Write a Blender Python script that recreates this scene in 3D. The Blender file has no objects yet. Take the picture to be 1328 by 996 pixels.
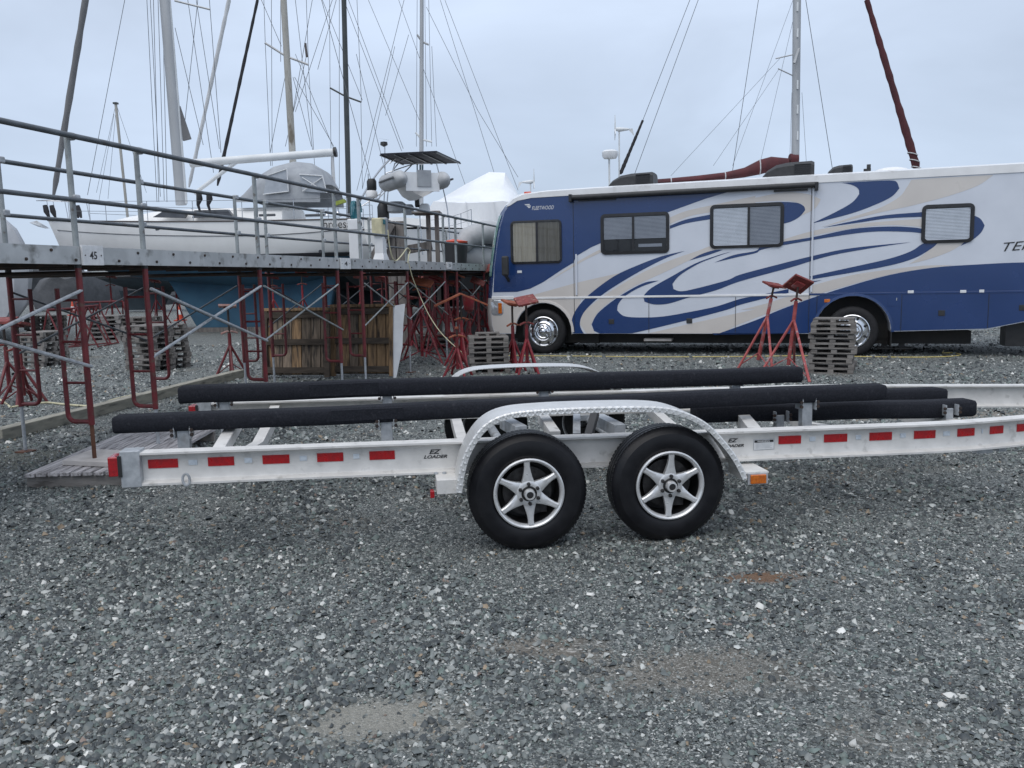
import bpy, bmesh, math, random
import numpy as np
from mathutils import Matrix, Vector, geometry
R = math.radians
random.seed(7)
rng = np.random.default_rng(11)
scene = bpy.context.scene
col = scene.collection

# ------------------------------------------------------------------ camera
F_PX, CAM_H = 1100.0, 1.66
PITCH, ROLL = math.atan(143 / F_PX), R(1.26)
_u0 = np.array([0, math.sin(PITCH), math.cos(PITCH)])
CFW = np.array([0, math.cos(PITCH), -math.sin(PITCH)])
CR = math.cos(ROLL) * np.array([1., 0, 0]) - math.sin(ROLL) * _u0
CU = math.cos(ROLL) * _u0 + math.sin(ROLL) * np.array([1., 0, 0])
CO = np.array([0, 0, CAM_H])
cam = bpy.data.cameras.new('camera')
cam.sensor_width = 36.0
cam.lens = F_PX / 1328 * 36
cam.clip_start, cam.clip_end = 0.05, 3000
cam_o = bpy.data.objects.new('camera', cam)
col.objects.link(cam_o)
cam_o.matrix_world = Matrix([[CR[i], CU[i], -CFW[i], CO[i]] for i in range(3)] + [[0, 0, 0, 1]])
scene.camera = cam_o

# ------------------------------------------------------------------ sky, sun, exposure
SUN_EL, SUN_AZ = R(62), R(205)       # azimuth clockwise from +Y: high, a little behind the camera
world = bpy.data.worlds.new('World')
scene.world = world
world.use_nodes = True
nt = world.node_tree
nt.nodes.clear()
wo = nt.nodes.new('ShaderNodeOutputWorld')
bg = nt.nodes.new('ShaderNodeBackground')
bg.inputs['Strength'].default_value = 0.1
sky = nt.nodes.new('ShaderNodeTexSky')
sky.sky_type = 'NISHITA'
sky.sun_disc = False
sky.sun_elevation = SUN_EL
sky.sun_rotation = SUN_AZ
tc = nt.nodes.new('ShaderNodeTexCoord')
sep = nt.nodes.new('ShaderNodeSeparateXYZ')
nt.links.new(tc.outputs['Generated'], sep.inputs[0])
mp = nt.nodes.new('ShaderNodeMapping')
mp.inputs['Scale'].default_value = (1.0, 1.0, 2.6)
nt.links.new(tc.outputs['Generated'], mp.inputs[0])
nz = nt.nodes.new('ShaderNodeTexNoise')
nz.inputs['Scale'].default_value = 2.3
nz.inputs['Detail'].default_value = 5
nz.inputs['Roughness'].default_value = 0.5
nz.inputs['Distortion'].default_value = 0.4
nt.links.new(mp.outputs[0], nz.inputs['Vector'])
elev = nt.nodes.new('ShaderNodeMapRange')          # cloud deck a little brighter overhead
elev.inputs[1].default_value, elev.inputs[2].default_value = 0.0, 0.75
nt.links.new(sep.outputs['Z'], elev.inputs[0])
c1 = nt.nodes.new('ShaderNodeMixRGB')
c1.inputs[1].default_value = (4.2, 5.05, 6.4, 1)
c1.inputs[2].default_value = (6.8, 7.6, 9.0, 1)
nt.links.new(elev.outputs[0], c1.inputs[0])
rmp = nt.nodes.new('ShaderNodeMapRange')
rmp.inputs[1].default_value, rmp.inputs[2].default_value = 0.3, 0.72
rmp.inputs[3].default_value, rmp.inputs[4].default_value = 0.87, 1.2
nt.links.new(nz.outputs['Fac'], rmp.inputs[0])
c2 = nt.nodes.new('ShaderNodeMixRGB')
c2.blend_type = 'MULTIPLY'
c2.inputs[0].default_value = 1
nt.links.new(c1.outputs[0], c2.inputs[1])
nt.links.new(rmp.outputs[0], c2.inputs[2])
c3 = nt.nodes.new('ShaderNodeMixRGB')               # thin cloud over the clear sky
c3.inputs[0].default_value = 0.9
nt.links.new(sky.outputs[0], c3.inputs[1])
nt.links.new(c2.outputs[0], c3.inputs[2])
nt.links.new(c3.outputs[0], bg.inputs['Color'])
nt.links.new(bg.outputs[0], wo.inputs['Surface'])
sun = bpy.data.lights.new('sun', 'SUN')
sun.energy, sun.angle, sun.color = 1.35, R(65), (1.0, 0.95, 0.88)
sun_o = bpy.data.objects.new('sun', sun)
col.objects.link(sun_o)
_sd = Vector((math.sin(SUN_AZ) * math.cos(SUN_EL), math.cos(SUN_AZ) * math.cos(SUN_EL), math.sin(SUN_EL)))
sun_o.rotation_euler = _sd.to_track_quat('Z', 'Y').to_euler()
sun_o.location = (0, 0, 40)
vs = scene.view_settings
vs.view_transform, vs.look, vs.exposure, vs.gamma = 'Standard', 'None', 0.33, 1.0
vs.use_curve_mapping = False

# ------------------------------------------------------------------ photograph pixel -> place
def ray(x, y):
    return CFW + CR * (x - 664) / F_PX - CU * (y - 498) / F_PX
def G(x, y, z=0.0):
    d = ray(x, y); return CO + d * (z - CAM_H) / d[2]
def PY(x, y, Y):
    d = ray(x, y); return CO + d * Y / d[1]
def PL(x, y, p, n):
    d = ray(x, y); return CO + d * np.dot(np.asarray(p, float) - CO, n) / np.dot(d, n)
def frame(o, xdir):
    x = np.array([xdir[0], xdir[1], 0.]); x /= np.linalg.norm(x)
    return Matrix(((x[0], -x[1], 0, o[0]), (x[1], x[0], 0, o[1]), (0, 0, 1, o[2]), (0, 0, 0, 1)))
def loc(M, p):
    return np.array(M.inverted() @ Vector(p))
def place(x, y, z=0., rz=0.):
    return Matrix.Translation((x, y, z)) @ Matrix.Rotation(rz, 4, 'Z')

# ------------------------------------------------------------------ mesh helpers
def nrm(v):
    v = np.asarray(v, float); return v / max(1e-9, np.linalg.norm(v))
def crom(pts, n=6, closed=False, corner=50):
    """smooth a polyline, keeping sharp corners"""
    P = [np.asarray(p, float) for p in pts]; m = len(P); out = []
    def sharp(i):
        if not closed and (i == 0 or i == m - 1): return True
        a, b = nrm(P[i] - P[i - 1]), nrm(P[(i + 1) % m] - P[i])
        return math.degrees(math.acos(max(-1, min(1, float(a @ b))))) > corner
    sh = [sharp(i) for i in range(m)]
    for i in range(m if closed else m - 1):
        j = (i + 1) % m
        p1, p2 = P[i], P[j]
        p0 = p1 if sh[i] else P[i - 1]
        p3 = p2 if sh[j] else P[(j + 1) % m]
        for k in range(n):
            t = k / n
            out.append(.5 * (2 * p1 + (p2 - p0) * t + (2 * p0 - 5 * p1 + 4 * p2 - p3) * t * t + (3 * p1 - p0 - 3 * p2 + p3) * t ** 3))
    if not closed: out.append(P[-1])
    return out

class MB:
    def __init__(s): s.v = []; s.f = []
    def add(s, v, f):
        o = len(s.v); s.v += [tuple(map(float, p)) for p in v]; s.f += [tuple(i + o for i in q) for q in f]; return s
    def box(s, c, d, M=None):
        c = np.asarray(c, float); h = np.asarray(d, float) / 2
        v = [np.array([x, y, z]) * h for x in (-1, 1) for y in (-1, 1) for z in (-1, 1)]
        if M is not None: v = [np.asarray(M) @ p for p in v]
        return s.add([c + p for p in v], [(0, 1, 3, 2), (4, 6, 7, 5), (0, 4, 5, 1), (2, 3, 7, 6), (0, 2, 6, 4), (1, 5, 7, 3)])
    def span(s, a, b):
        a, b = np.asarray(a, float), np.asarray(b, float); return s.box((a + b) / 2, b - a)
    def bar(s, p, q, w, h, up=(0, 0, 1)):
        p, q = np.asarray(p, float), np.asarray(q, float); x = nrm(q - p)
        y = np.cross(up, x); y = nrm(y) if np.linalg.norm(y) > 1e-6 else np.array([1., 0, 0])
        z = np.cross(x, y); return s.box((p + q) / 2, (np.linalg.norm(q - p), w, h), np.array([x, y, z]).T)
    def tube(s, p, q, r, n=8, r2=None, caps=True):
        return s.path([p, q], [r, r if r2 is None else r2], n, caps)
    def path(s, P, r, n=8, caps=True, sx=1.0):
        P = [np.asarray(p, float) for p in P]; m = len(P)
        rr = r if isinstance(r, (list, tuple, np.ndarray)) else [r] * m
        o = len(s.v); px = None
        for i in range(m):
            t = nrm((P[min(i + 1, m - 1)] - P[max(i - 1, 0)]))
            if px is None:
                a = np.array([1., 0, 0]) if abs(t[0]) < .8 else np.array([0, 1., 0])
                px = nrm(a - t * (a @ t))
            px = nrm(px - t * (px @ t)); py = np.cross(t, px)
            for k in range(n):
                a = 2 * math.pi * k / n
                s.v.append(tuple(P[i] + rr[i] * (sx * math.cos(a) * px + math.sin(a) * py)))
        for i in range(m - 1):
            for k in range(n):
                a, b = o + i * n + k, o + i * n + (k + 1) % n
                s.f.append((a, b, b + n, a + n))
        if caps:
            s.f.append(tuple(o + k for k in reversed(range(n)))); s.f.append(tuple(o + (m - 1) * n + k for k in range(n)))
        return s
    def lathe(s, prof, c, ax, n=24, close=False):
        """prof: (radius, along axis)"""
        c = np.asarray(c, float); ax = nrm(ax)
        a0 = np.array([0, 0, 1.]) if abs(ax[2]) < .9 else np.array([1., 0, 0])
        e1 = nrm(np.cross(a0, ax)); e2 = np.cross(ax, e1); o = len(s.v); m = len(prof)
        for (r, h) in prof:
            for k in range(n):
                a = 2 * math.pi * k / n
                s.v.append(tuple(c + ax * h + r * (math.cos(a) * e1 + math.sin(a) * e2)))
        for i in range(m if close else m - 1):
            j = (i + 1) % m
            for k in range(n):
                l = (k + 1) % n
                s.f.append((o + i * n + k, o + i * n + l, o + j * n + l, o + j * n + k))
        return s
    def loft(s, rings, closed=True, caps=False):
        o = len(s.v); m = len(rings); n = len(rings[0])
        for r_ in rings: s.v += [tuple(map(float, p)) for p in r_]
        for i in range(m - 1):
            for k in range(n if closed else n - 1):
                l = (k + 1) % n
                s.f.append((o + i * n + k, o + i * n + l, o + (i + 1) * n + l, o + (i + 1) * n + k))
        if caps:
            s.f.append(tuple(o + k for k in reversed(range(n)))); s.f.append(tuple(o + (m - 1) * n + k for k in range(n)))
        return s
    def prism(s, pts, fn, t0, t1):
        """2-D polygon (concave ok) extruded; fn(a, b, t) -> point"""
        pts = [tuple(map(float, p[:2])) for p in pts]
        tri = geometry.tessellate_polygon([[Vector((p[0], p[1], 0)) for p in pts]])
        n = len(pts); o = len(s.v)
        for t in (t0, t1): s.v += [tuple(map(float, fn(p[0], p[1], t))) for p in pts]
        for a, b, c in tri:
            s.f.append((o + a, o + b, o + c)); s.f.append((o + n + a, o + n + c, o + n + b))
        for k in range(n):
            l = (k + 1) % n; s.f.append((o + k, o + l, o + n + l, o + n + k))
        return s
    def sheet(s, pts, fn):
        pts = [tuple(map(float, p[:2])) for p in pts]
        tri = geometry.tessellate_polygon([[Vector((p[0], p[1], 0)) for p in pts]])
        return s.add([fn(p[0], p[1]) for p in pts], tri)
    def build(s, name, mat, parent=None, smooth=0, fix=True, bevel=0):
        me = bpy.data.meshes.new(name)
        me.from_pydata(s.v, [], s.f)
        if fix:
            bm = bmesh.new(); bm.from_mesh(me); bmesh.ops.recalc_face_normals(bm, faces=bm.faces); bm.to_mesh(me); bm.free()
        if smooth:
            me.shade_smooth(); me.set_sharp_from_angle(angle=R(smooth))
        me.materials.append(M[mat] if isinstance(mat, str) else mat)
        o = bpy.data.objects.new(name, me); col.objects.link(o)
        if parent is not None: o.parent = parent
        if bevel:
            b = o.modifiers.new('bevel', 'BEVEL'); b.width = bevel; b.segments = 2; b.limit_method = 'ANGLE'
            b.harden_normals = False
        return o

def thing(name, label, cat, Mx=None, group=None):
    o = bpy.data.objects.new(name, None); col.objects.link(o); o.empty_display_size = .1
    if Mx is not None: o.matrix_world = Mx
    return tag(o, label, cat, group)
def tag(o, label=None, cat=None, group=None, kind=None):
    for k, v in (('label', label), ('category', cat), ('group', group), ('kind', kind)):
        if v: o[k] = v
    return o
def copy_tree(o, Mx=None, parent=None, label=None):
    c = o.copy(); col.objects.link(c); c.parent = parent
    if Mx is not None: c.matrix_world = Mx
    if label: c['label'] = label
    for ch in [x for x in o.children]: copy_tree(ch, None, c)
    return c
def rebase(o, p):
    """move a top-level mesh's origin to p (its base)"""
    p = Vector(p); o.data.transform(Matrix.Translation(-p)); o.location = p; return o
def text(name, s_, mat, parent, fn, size=1.0, w=None, shear=0.0, depth=.002, bold=0.0, spacing=1.0):
    """flat lettering; fn(a, b, t) maps letter plane to parent space; w fits the width"""
    cu = bpy.data.curves.new(name, 'FONT'); cu.body = s_; cu.size = 1; cu.shear = shear; cu.offset = bold; cu.space_character = spacing
    cu.resolution_u = 3
    to = bpy.data.objects.new(name, cu); col.objects.link(to)
    dg = bpy.context.evaluated_depsgraph_get()
    me = bpy.data.meshes.new_from_object(to.evaluated_get(dg)); bpy.data.objects.remove(to); bpy.data.curves.remove(cu)
    co = np.array([v.co[:] for v in me.vertices])
    mn, mx = co.min(0), co.max(0)
    k = size / (mx[1] - mn[1]); kx = k if w is None else w / (mx[0] - mn[0])
    mb = MB(); tris = [tuple(p.vertices) for p in me.polygons]
    P = [((c[0] - mn[0]) * kx, (c[1] - mn[1]) * k) for c in co]
    mb.add([fn(a, b, depth) for a, b in P], tris)
    bpy.data.meshes.remove(me)
    return mb.build(name, mat, parent, fix=False)

# ------------------------------------------------------------------ materials
M = {}
def pm(name, c1_, c2_=None, scale=6., rough=.6, metal=0., bump=0., bscale=60., spec=.5, coat=0., stretch=(1, 1, 1), obj=False,
       lo=.35, hi=.65, rvar=.12, detail=6, c3_=None, c3s=30., c3t=(.62, .7), emit=None):
    m = bpy.data.materials.new(name); m.use_nodes = True; t = m.node_tree; N = t.nodes; Lk = t.links
    b = N['Principled BSDF']
    b.inputs['Metallic'].default_value = metal; b.inputs['Specular IOR Level'].default_value = spec
    b.inputs['Coat Weight'].default_value = coat; b.inputs['Coat Roughness'].default_value = .08
    c2_ = c2_ or tuple(x * .8 for x in c1_)
    if obj:
        tcn = N.new('ShaderNodeTexCoord'); vec = tcn.outputs['Object']
        oi = N.new('ShaderNodeObjectInfo'); ad = N.new('ShaderNodeVectorMath'); ad.operation = 'MULTIPLY_ADD'
        ad.inputs[1].default_value = (37, 23, 51)
        Lk.new(oi.outputs['Random'], ad.inputs[0]); Lk.new(vec, ad.inputs[2]); vec = ad.outputs[0]
    else:
        g = N.new('ShaderNodeNewGeometry'); vec = g.outputs['Position']
    mpn = N.new('ShaderNodeMapping'); mpn.inputs['Scale'].default_value = stretch
    Lk.new(vec, mpn.inputs[0]); vec = mpn.outputs[0]
    n1 = N.new('ShaderNodeTexNoise'); n1.inputs['Scale'].default_value = scale; n1.inputs['Detail'].default_value = detail
    Lk.new(vec, n1.inputs['Vector'])
    mr = N.new('ShaderNodeMapRange'); mr.inputs[1].default_value = lo; mr.inputs[2].default_value = hi
    Lk.new(n1.outputs['Fac'], mr.inputs[0])
    mx = N.new('ShaderNodeMixRGB'); mx.inputs[1].default_value = (*c1_, 1); mx.inputs[2].default_value = (*c2_, 1)
    Lk.new(mr.outputs[0], mx.inputs[0]); out = mx.outputs[0]
    if c3_:
        n3 = N.new('ShaderNodeTexNoise'); n3.inputs['Scale'].default_value = c3s; n3.inputs['Detail'].default_value = 4; Lk.new(vec, n3.inputs['Vector'])
        m3 = N.new('ShaderNodeMapRange'); m3.inputs[1].default_value, m3.inputs[2].default_value = c3t; Lk.new(n3.outputs['Fac'], m3.inputs[0])
        x3 = N.new('ShaderNodeMixRGB'); x3.inputs[2].default_value = (*c3_, 1); Lk.new(m3.outputs[0], x3.inputs[0]); Lk.new(out, x3.inputs[1]); out = x3.outputs[0]
    if obj:
        hv = N.new('ShaderNodeHueSaturation'); rr = N.new('ShaderNodeMapRange'); rr.inputs[3].default_value = .75; rr.inputs[4].default_value = 1.2
        Lk.new(oi.outputs['Random'], rr.inputs[0]); Lk.new(rr.outputs[0], hv.inputs['Value']); Lk.new(out, hv.inputs['Color']); out = hv.outputs[0]
    Lk.new(out, b.inputs['Base Color'])
    r2 = N.new('ShaderNodeMapRange'); r2.inputs[3].default_value = max(.02, rough - rvar); r2.inputs[4].default_value = min(1, rough + rvar)
    Lk.new(n1.outputs['Fac'], r2.inputs[0]); Lk.new(r2.outputs[0], b.inputs['Roughness'])
    if bump:
        n2 = N.new('ShaderNodeTexNoise'); n2.inputs['Scale'].default_value = bscale; n2.inputs['Detail'].default_value = 5
        Lk.new(vec, n2.inputs['Vector'])
        bp = N.new('ShaderNodeBump'); bp.inputs['Strength'].default_value = 1; bp.inputs['Distance'].default_value = bump
        Lk.new(n2.outputs['Fac'], bp.inputs['Height']); Lk.new(bp.outputs[0], b.inputs['Normal'])
    if emit: b.inputs['Emission Color'].default_value = (*emit[:3], 1); b.inputs['Emission Strength'].default_value = emit[3]
    M[name] = m; return m
# trailer
pm('aluminium', (.66, .645, .62), (.56, .55, .53), 9, .5, .1, .0006, 240, c3_=(.36, .35, .33), c3s=14, c3t=(.6, .78))
pm('galvanised', (.47, .49, .51), (.33, .35, .37), 22, .48, .35, .0005, 120, c3_=(.25, .25, .25), c3s=9, c3t=(.6, .75))
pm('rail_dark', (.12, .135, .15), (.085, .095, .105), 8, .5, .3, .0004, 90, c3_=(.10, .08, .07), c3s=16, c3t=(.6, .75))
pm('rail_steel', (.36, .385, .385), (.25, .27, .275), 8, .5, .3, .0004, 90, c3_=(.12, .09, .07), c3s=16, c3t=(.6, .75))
pm('carpet', (.012, .013, .018), (.022, .024, .031), 90, .95, 0, .004, 420, .2, c3_=(.04, .042, .05), c3s=35, c3t=(.6, .8))
pm('rubber', (.005, .005, .007), (.009, .009, .011), 14, .42, 0, .0006, 160, .32)
pm('rubber_dark', (.012, .012, .013), (.02, .02, .022), 20, .7, 0, .001, 120, .3)
pm('machined', (.70, .70, .70), (.60, .60, .60), 30, .32, .5)
pm('wheel_black', (.012, .012, .013), (.02, .02, .02), 20, .35, .2)
pm('brake', (.06, .058, .058), (.03, .028, .028), 30, .5, .6, .0006, 150)
pm('red_tape', (.42, .008, .012), (.30, .006, .01), 40, .3, 0, .0004, 300)
pm('white_tape', (.60, .65, .70), (.45, .50, .55), 40, .3, 0, .0004, 300)
pm('tail_red', (.38, .004, .01), (.26, .003, .008), 60, .15, 0, .001, 200, coat=.6)
pm('amber', (.62, .16, .01), (.42, .09, .006), 60, .18, 0, .002, 120, coat=.6)
pm('black', (.012, .012, .013), (.02, .02, .021), 10, .45)
pm('black_ink', (.015, .015, .017), (.03, .03, .03), 60, .5)
pm('label_white', (.72, .72, .72), (.6, .6, .6), 20, .5)
pm('chain_plastic', (.03, .03, .032), None, 10, .5)
# motorhome
pm('rv_silver', (.60, .63, .69), (.55, .58, .64), 1.6, .3, 0, 0, coat=.35, rvar=.06)
pm('rv_blue', (.009, .035, .128), (.012, .040, .142), 1.2, .26, 0, 0, coat=.5, rvar=.06)
pm('rv_tan', (.58, .545, .51), (.53, .495, .465), 1.5, .3, 0, 0, coat=.35, rvar=.06)
pm('rv_white', (.78, .78, .78), (.70, .70, .70), 3, .35, coat=.3, c3_=(.5, .49, .47), c3s=4, c3t=(.6, .8))
pm('rv_frame', (.014, .014, .016), (.02, .02, .022), 8, .35)
pm('plastic_black', (.018, .019, .02), (.03, .031, .033), 12, .55, 0, .001, 90)
pm('chrome', (.72, .73, .75), (.62, .63, .65), 14, .12, 1., rvar=.05)
pm('blind', (.70, .73, .78), (.62, .65, .70), 5, .6)
pm('curtain', (.42, .38, .30), (.30, .27, .21), 40, .9, stretch=(1, 1, .03), bump=.01, bscale=26)
pm('unlit_interior', (.02, .02, .022), (.035, .035, .036), 3, .8)  # darkness of the unlit inside, put into the colour
pm('chassis', (.02, .02, .02), (.035, .032, .03), 6, .8)
pm('headlight', (.7, .72, .75), (.5, .52, .55), 60, .1, .6)
# scaffold and yard
pm('scaffold_red', (.155, .018, .022), (.095, .013, .016), 7, .5, 0, .0006, 90, c3_=(.10, .055, .04), c3s=18, c3t=(.56, .72))
pm('stand_red', (.235, .012, .022), (.13, .010, .015), 6, .5, 0, .0006, 90, obj=True, c3_=(.16, .07, .045), c3s=20, c3t=(.56, .72))
pm('stand_pink', (.36, .075, .07), (.22, .03, .03), 7, .55, 0, .0006, 90, c3_=(.30, .28, .28), c3s=9, c3t=(.56, .72))
pm('thread_steel', (.04, .035, .033), (.07, .045, .035), 25, .55, .5)
pm('pad_red', (.20, .03, .025), (.12, .022, .02), 14, .7, 0, .002, 60, c3_=(.30, .17, .12), c3s=22, c3t=(.58, .7))
pm('pad_orange', (.30, .085, .035), (.19, .05, .025), 14, .7, 0, .002, 60)
pm('deck_alu', (.52, .53, .53), (.42, .43, .43), 5, .5, .3, .0006, 80, c3_=(.17, .17, .16), c3s=7, c3t=(.56, .74))
pm('deck_wood_dark', (.07, .065, .06), (.045, .042, .04), 6, .85, stretch=(1, 8, 8), bump=.003, bscale=30)
pm('wood_grey', (.30, .285, .275), (.17, .16, .155), 9, .8, 0, .004, 30, .3, stretch=(.35, 4, 4), obj=True, c3_=(.09, .08, .075), c3s=9, c3t=(.58, .74))
pm('wood_pallet', (.23, .215, .20), (.13, .12, .112), 7, .85, 0, .004, 30, .3, stretch=(.6, 3, 3), obj=True, c3_=(.07, .063, .057), c3s=7, c3t=(.58, .74))
pm('wood_brown', (.34, .215, .115), (.18, .115, .065), 7, .8, 0, .005, 28, .3, stretch=(4, 4, .5), obj=True, c3_=(.045, .036, .03), c3s=6, c3t=(.5, .68))
pm('wood_dark', (.085, .066, .05), (.05, .04, .032), 7, .85, 0, .005, 28, .3, stretch=(.6, 4, 4), obj=True)
pm('wood_umber', (.25, .19, .14), (.11, .088, .066), 7, .8, 0, .005, 28, .3, stretch=(4, 4, .5), obj=True, c3_=(.03, .027, .025), c3s=6, c3t=(.5, .68))
pm('wood_pile', (.21, .19, .175), (.12, .11, .105), 6, .85, 0, .006, 18, .3, stretch=(3, 3, .5))
pm('timber', (.33, .315, .26), (.22, .21, .18), 6, .8, 0, .004, 26, .3, stretch=(3, .5, 3), c3_=(.08, .08, .065), c3s=5, c3t=(.56, .75))
pm('plywood', (.56, .52, .49), (.40, .37, .345), 5, .7, 0, .002, 40)
pm('cord_yellow', (.62, .50, .14), (.5, .4, .12), 10, .5)
pm('cord_pale', (.58, .54, .36), (.45, .42, .28), 10, .55)
pm('cone_orange', (.62, .075, .03), (.5, .06, .025), 10, .5)
pm('sheet_white', (.78, .79, .80), (.66, .67, .69), 4, .5, 0, .004, 12)
pm('tarp_grey', (.42, .43, .45), (.33, .34, .36), 2, .6, 0, .03, 3.2, stretch=(1, 1, .5))
pm('tarp_dark', (.05, .053, .058), (.08, .083, .09), 1.5, .7, 0, .05, 2.5)
pm('shrink_wrap', (.80, .81, .82), (.72, .73, .75), 1.2, .35, 0, .05, 2.2, stretch=(1, 1, .4), coat=.2)
# boats
pm('gelcoat', (.78, .78, .77), (.70, .70, .69), 1.2, .3, coat=.3, rvar=.06)
pm('antifoul_blue', (.045, .125, .195), (.035, .095, .155), 1.5, .8, c3_=(.05, .10, .15), c3s=4, c3t=(.55, .8))
pm('antifoul_dark', (.02, .035, .045), (.013, .022, .03), 1.5, .8)
pm('antifoul_green', (.02, .05, .05), (.014, .03, .035), 1.5, .8)
pm('hull_navy', (.012, .02, .035), (.016, .025, .04), 1.5, .4)
pm('hull_dark', (.018, .02, .022), (.03, .03, .033), 2, .5)
pm('stripe', (.03, .032, .04), None, 3, .4)
pm('rub_rail', (.10, .085, .08), None, 3, .6)
pm('smoked', (.05, .055, .065), (.07, .075, .085), 4, .15)
pm('mast_alu', (.42, .43, .44), (.34, .35, .36), 2.5, .45, .3, stretch=(1, 1, .2))
pm('mast_wood', (.40, .39, .36), (.31, .30, .27), 2.5, .6, stretch=(1, 1, .3), c3_=(.16, .14, .11), c3s=3, c3t=(.58, .68))
pm('mast_dark', (.028, .035, .036), (.045, .052, .052), 2, .4)
pm('mast_white', (.66, .68, .69), (.58, .6, .61), 2, .4)
pm('wire', (.16, .17, .18), None, 4, .4, .5)
pm('rope_dark', (.03, .03, .034), None, 9, .8)
pm('sail_grey', (.13, .13, .135), (.17, .17, .175), 3, .85, stretch=(1, 1, .4), bump=.01, bscale=12)
pm('sail_black', (.018, .018, .022), (.03, .03, .034), 3, .85, stretch=(1, 1, .4), bump=.01, bscale=12)
pm('sail_white', (.56, .57, .58), (.46, .47, .48), 3, .85, stretch=(1, 1, .4), bump=.01, bscale=12)
pm('sail_red', (.060, .016, .020), (.095, .024, .028), 3, .85, stretch=(1, 1, .4), bump=.015, bscale=12)
pm('canvas_grey', (.33, .35, .37), (.27, .285, .31), 4, .85, bump=.004, bscale=14)
pm('clear_vinyl', (.42, .45, .49), (.36, .39, .43), 6, .2)
pm('stainless', (.55, .56, .58), None, 10, .25, .9)
pm('solar', (.02, .022, .03), (.03, .032, .042), 8, .65, 0, spec=.2)
pm('hypalon', (.40, .41, .42), (.34, .35, .36), 6, .6)
pm('hypalon_dark', (.12, .125, .135), None, 6, .6)
pm('white_plastic', (.72, .73, .74), (.64, .65, .66), 5, .45)
pm('teal', (.02, .16, .20), None, 5, .5)
pm('lime', (.30, .36, .06), None, 5, .5)
pm('rust', (.13, .055, .03), (.08, .035, .022), 12, .85, 0, .003, 60)
pm('foliage', (.035, .05, .028), (.05, .065, .035), 1.5, .9)

def glass_mat(name, tint, dark):
    m = bpy.data.materials.new(name); m.use_nodes = True; t = m.node_tree; N = t.nodes; t.nodes.remove(N['Principled BSDF'])
    tr = N.new('ShaderNodeBsdfTransparent'); tr.inputs[0].default_value = (*tint, 1)
    gl = N.new('ShaderNodeBsdfGlossy'); gl.inputs['Roughness'].default_value = .04
    fr = N.new('ShaderNodeMapRange'); lw = N.new('ShaderNodeLayerWeight'); lw.inputs[0].default_value = .5
    pw = N.new('ShaderNodeMath'); pw.operation = 'POWER'; pw.inputs[1].default_value = 4; t.links.new(lw.outputs['Facing'], pw.inputs[0]); t.links.new(pw.outputs[0], fr.inputs[0]); fr.inputs[3].default_value = .045; fr.inputs[4].default_value = .8
    mx = N.new('ShaderNodeMixShader')
    t.links.new(fr.outputs[0], mx.inputs[0]); t.links.new(tr.outputs[0], mx.inputs[1]); t.links.new(gl.outputs[0], mx.inputs[2])
    t.links.new(mx.outputs[0], N['Material Output'].inputs['Surface']); M[name] = m
glass_mat('glass', (.84, .86, .88), 0)
glass_mat('glass_dark', (.55, .57, .60), 0)
pm('glass_green', (.16, .30, .27), (.22, .36, .33), 3, .08, coat=.5)

def diamond_plate():
    m = pm('diamond_plate', (.70, .70, .69), (.60, .60, .59), 8, .36, .4)
    t = m.node_tree; N = t.nodes; Lk = t.links; b = N['Principled BSDF']
    tcn = N.new('ShaderNodeTexCoord')
    def wave(rz, off):
        mp_ = N.new('ShaderNodeMapping'); mp_.inputs['Rotation'].default_value = (0, 0, rz); mp_.inputs['Location'].default_value = (off, 0, 0)
        Lk.new(tcn.outputs['UV'], mp_.inputs[0])
        ck = N.new('ShaderNodeTexChecker'); ck.inputs['Scale'].default_value = 44; Lk.new(tcn.outputs['UV'], ck.inputs['Vector'])
        w_ = N.new('ShaderNodeTexWave'); w_.inputs['Scale'].default_value = 10; Lk.new(mp_.outputs[0], w_.inputs['Vector'])
        return ck, w_
    ck, wa = wave(R(45), 0); _, wb = wave(R(-45), 0)
    mxn = N.new('ShaderNodeMixRGB'); Lk.new(ck.outputs['Fac'], mxn.inputs[0]); Lk.new(wa.outputs['Fac'], mxn.inputs[1]); Lk.new(wb.outputs['Fac'], mxn.inputs[2])
    pw = N.new('ShaderNodeMath'); pw.operation = 'POWER'; pw.inputs[1].default_value = 3; Lk.new(mxn.outputs[0], pw.inputs[0])
    bp = N.new('ShaderNodeBump'); bp.inputs['Distance'].default_value = .0032; bp.inputs['Strength'].default_value = 1
    Lk.new(pw.outputs[0], bp.inputs['Height']); Lk.new(bp.outputs[0], b.inputs['Normal'])
diamond_plate()
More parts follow.
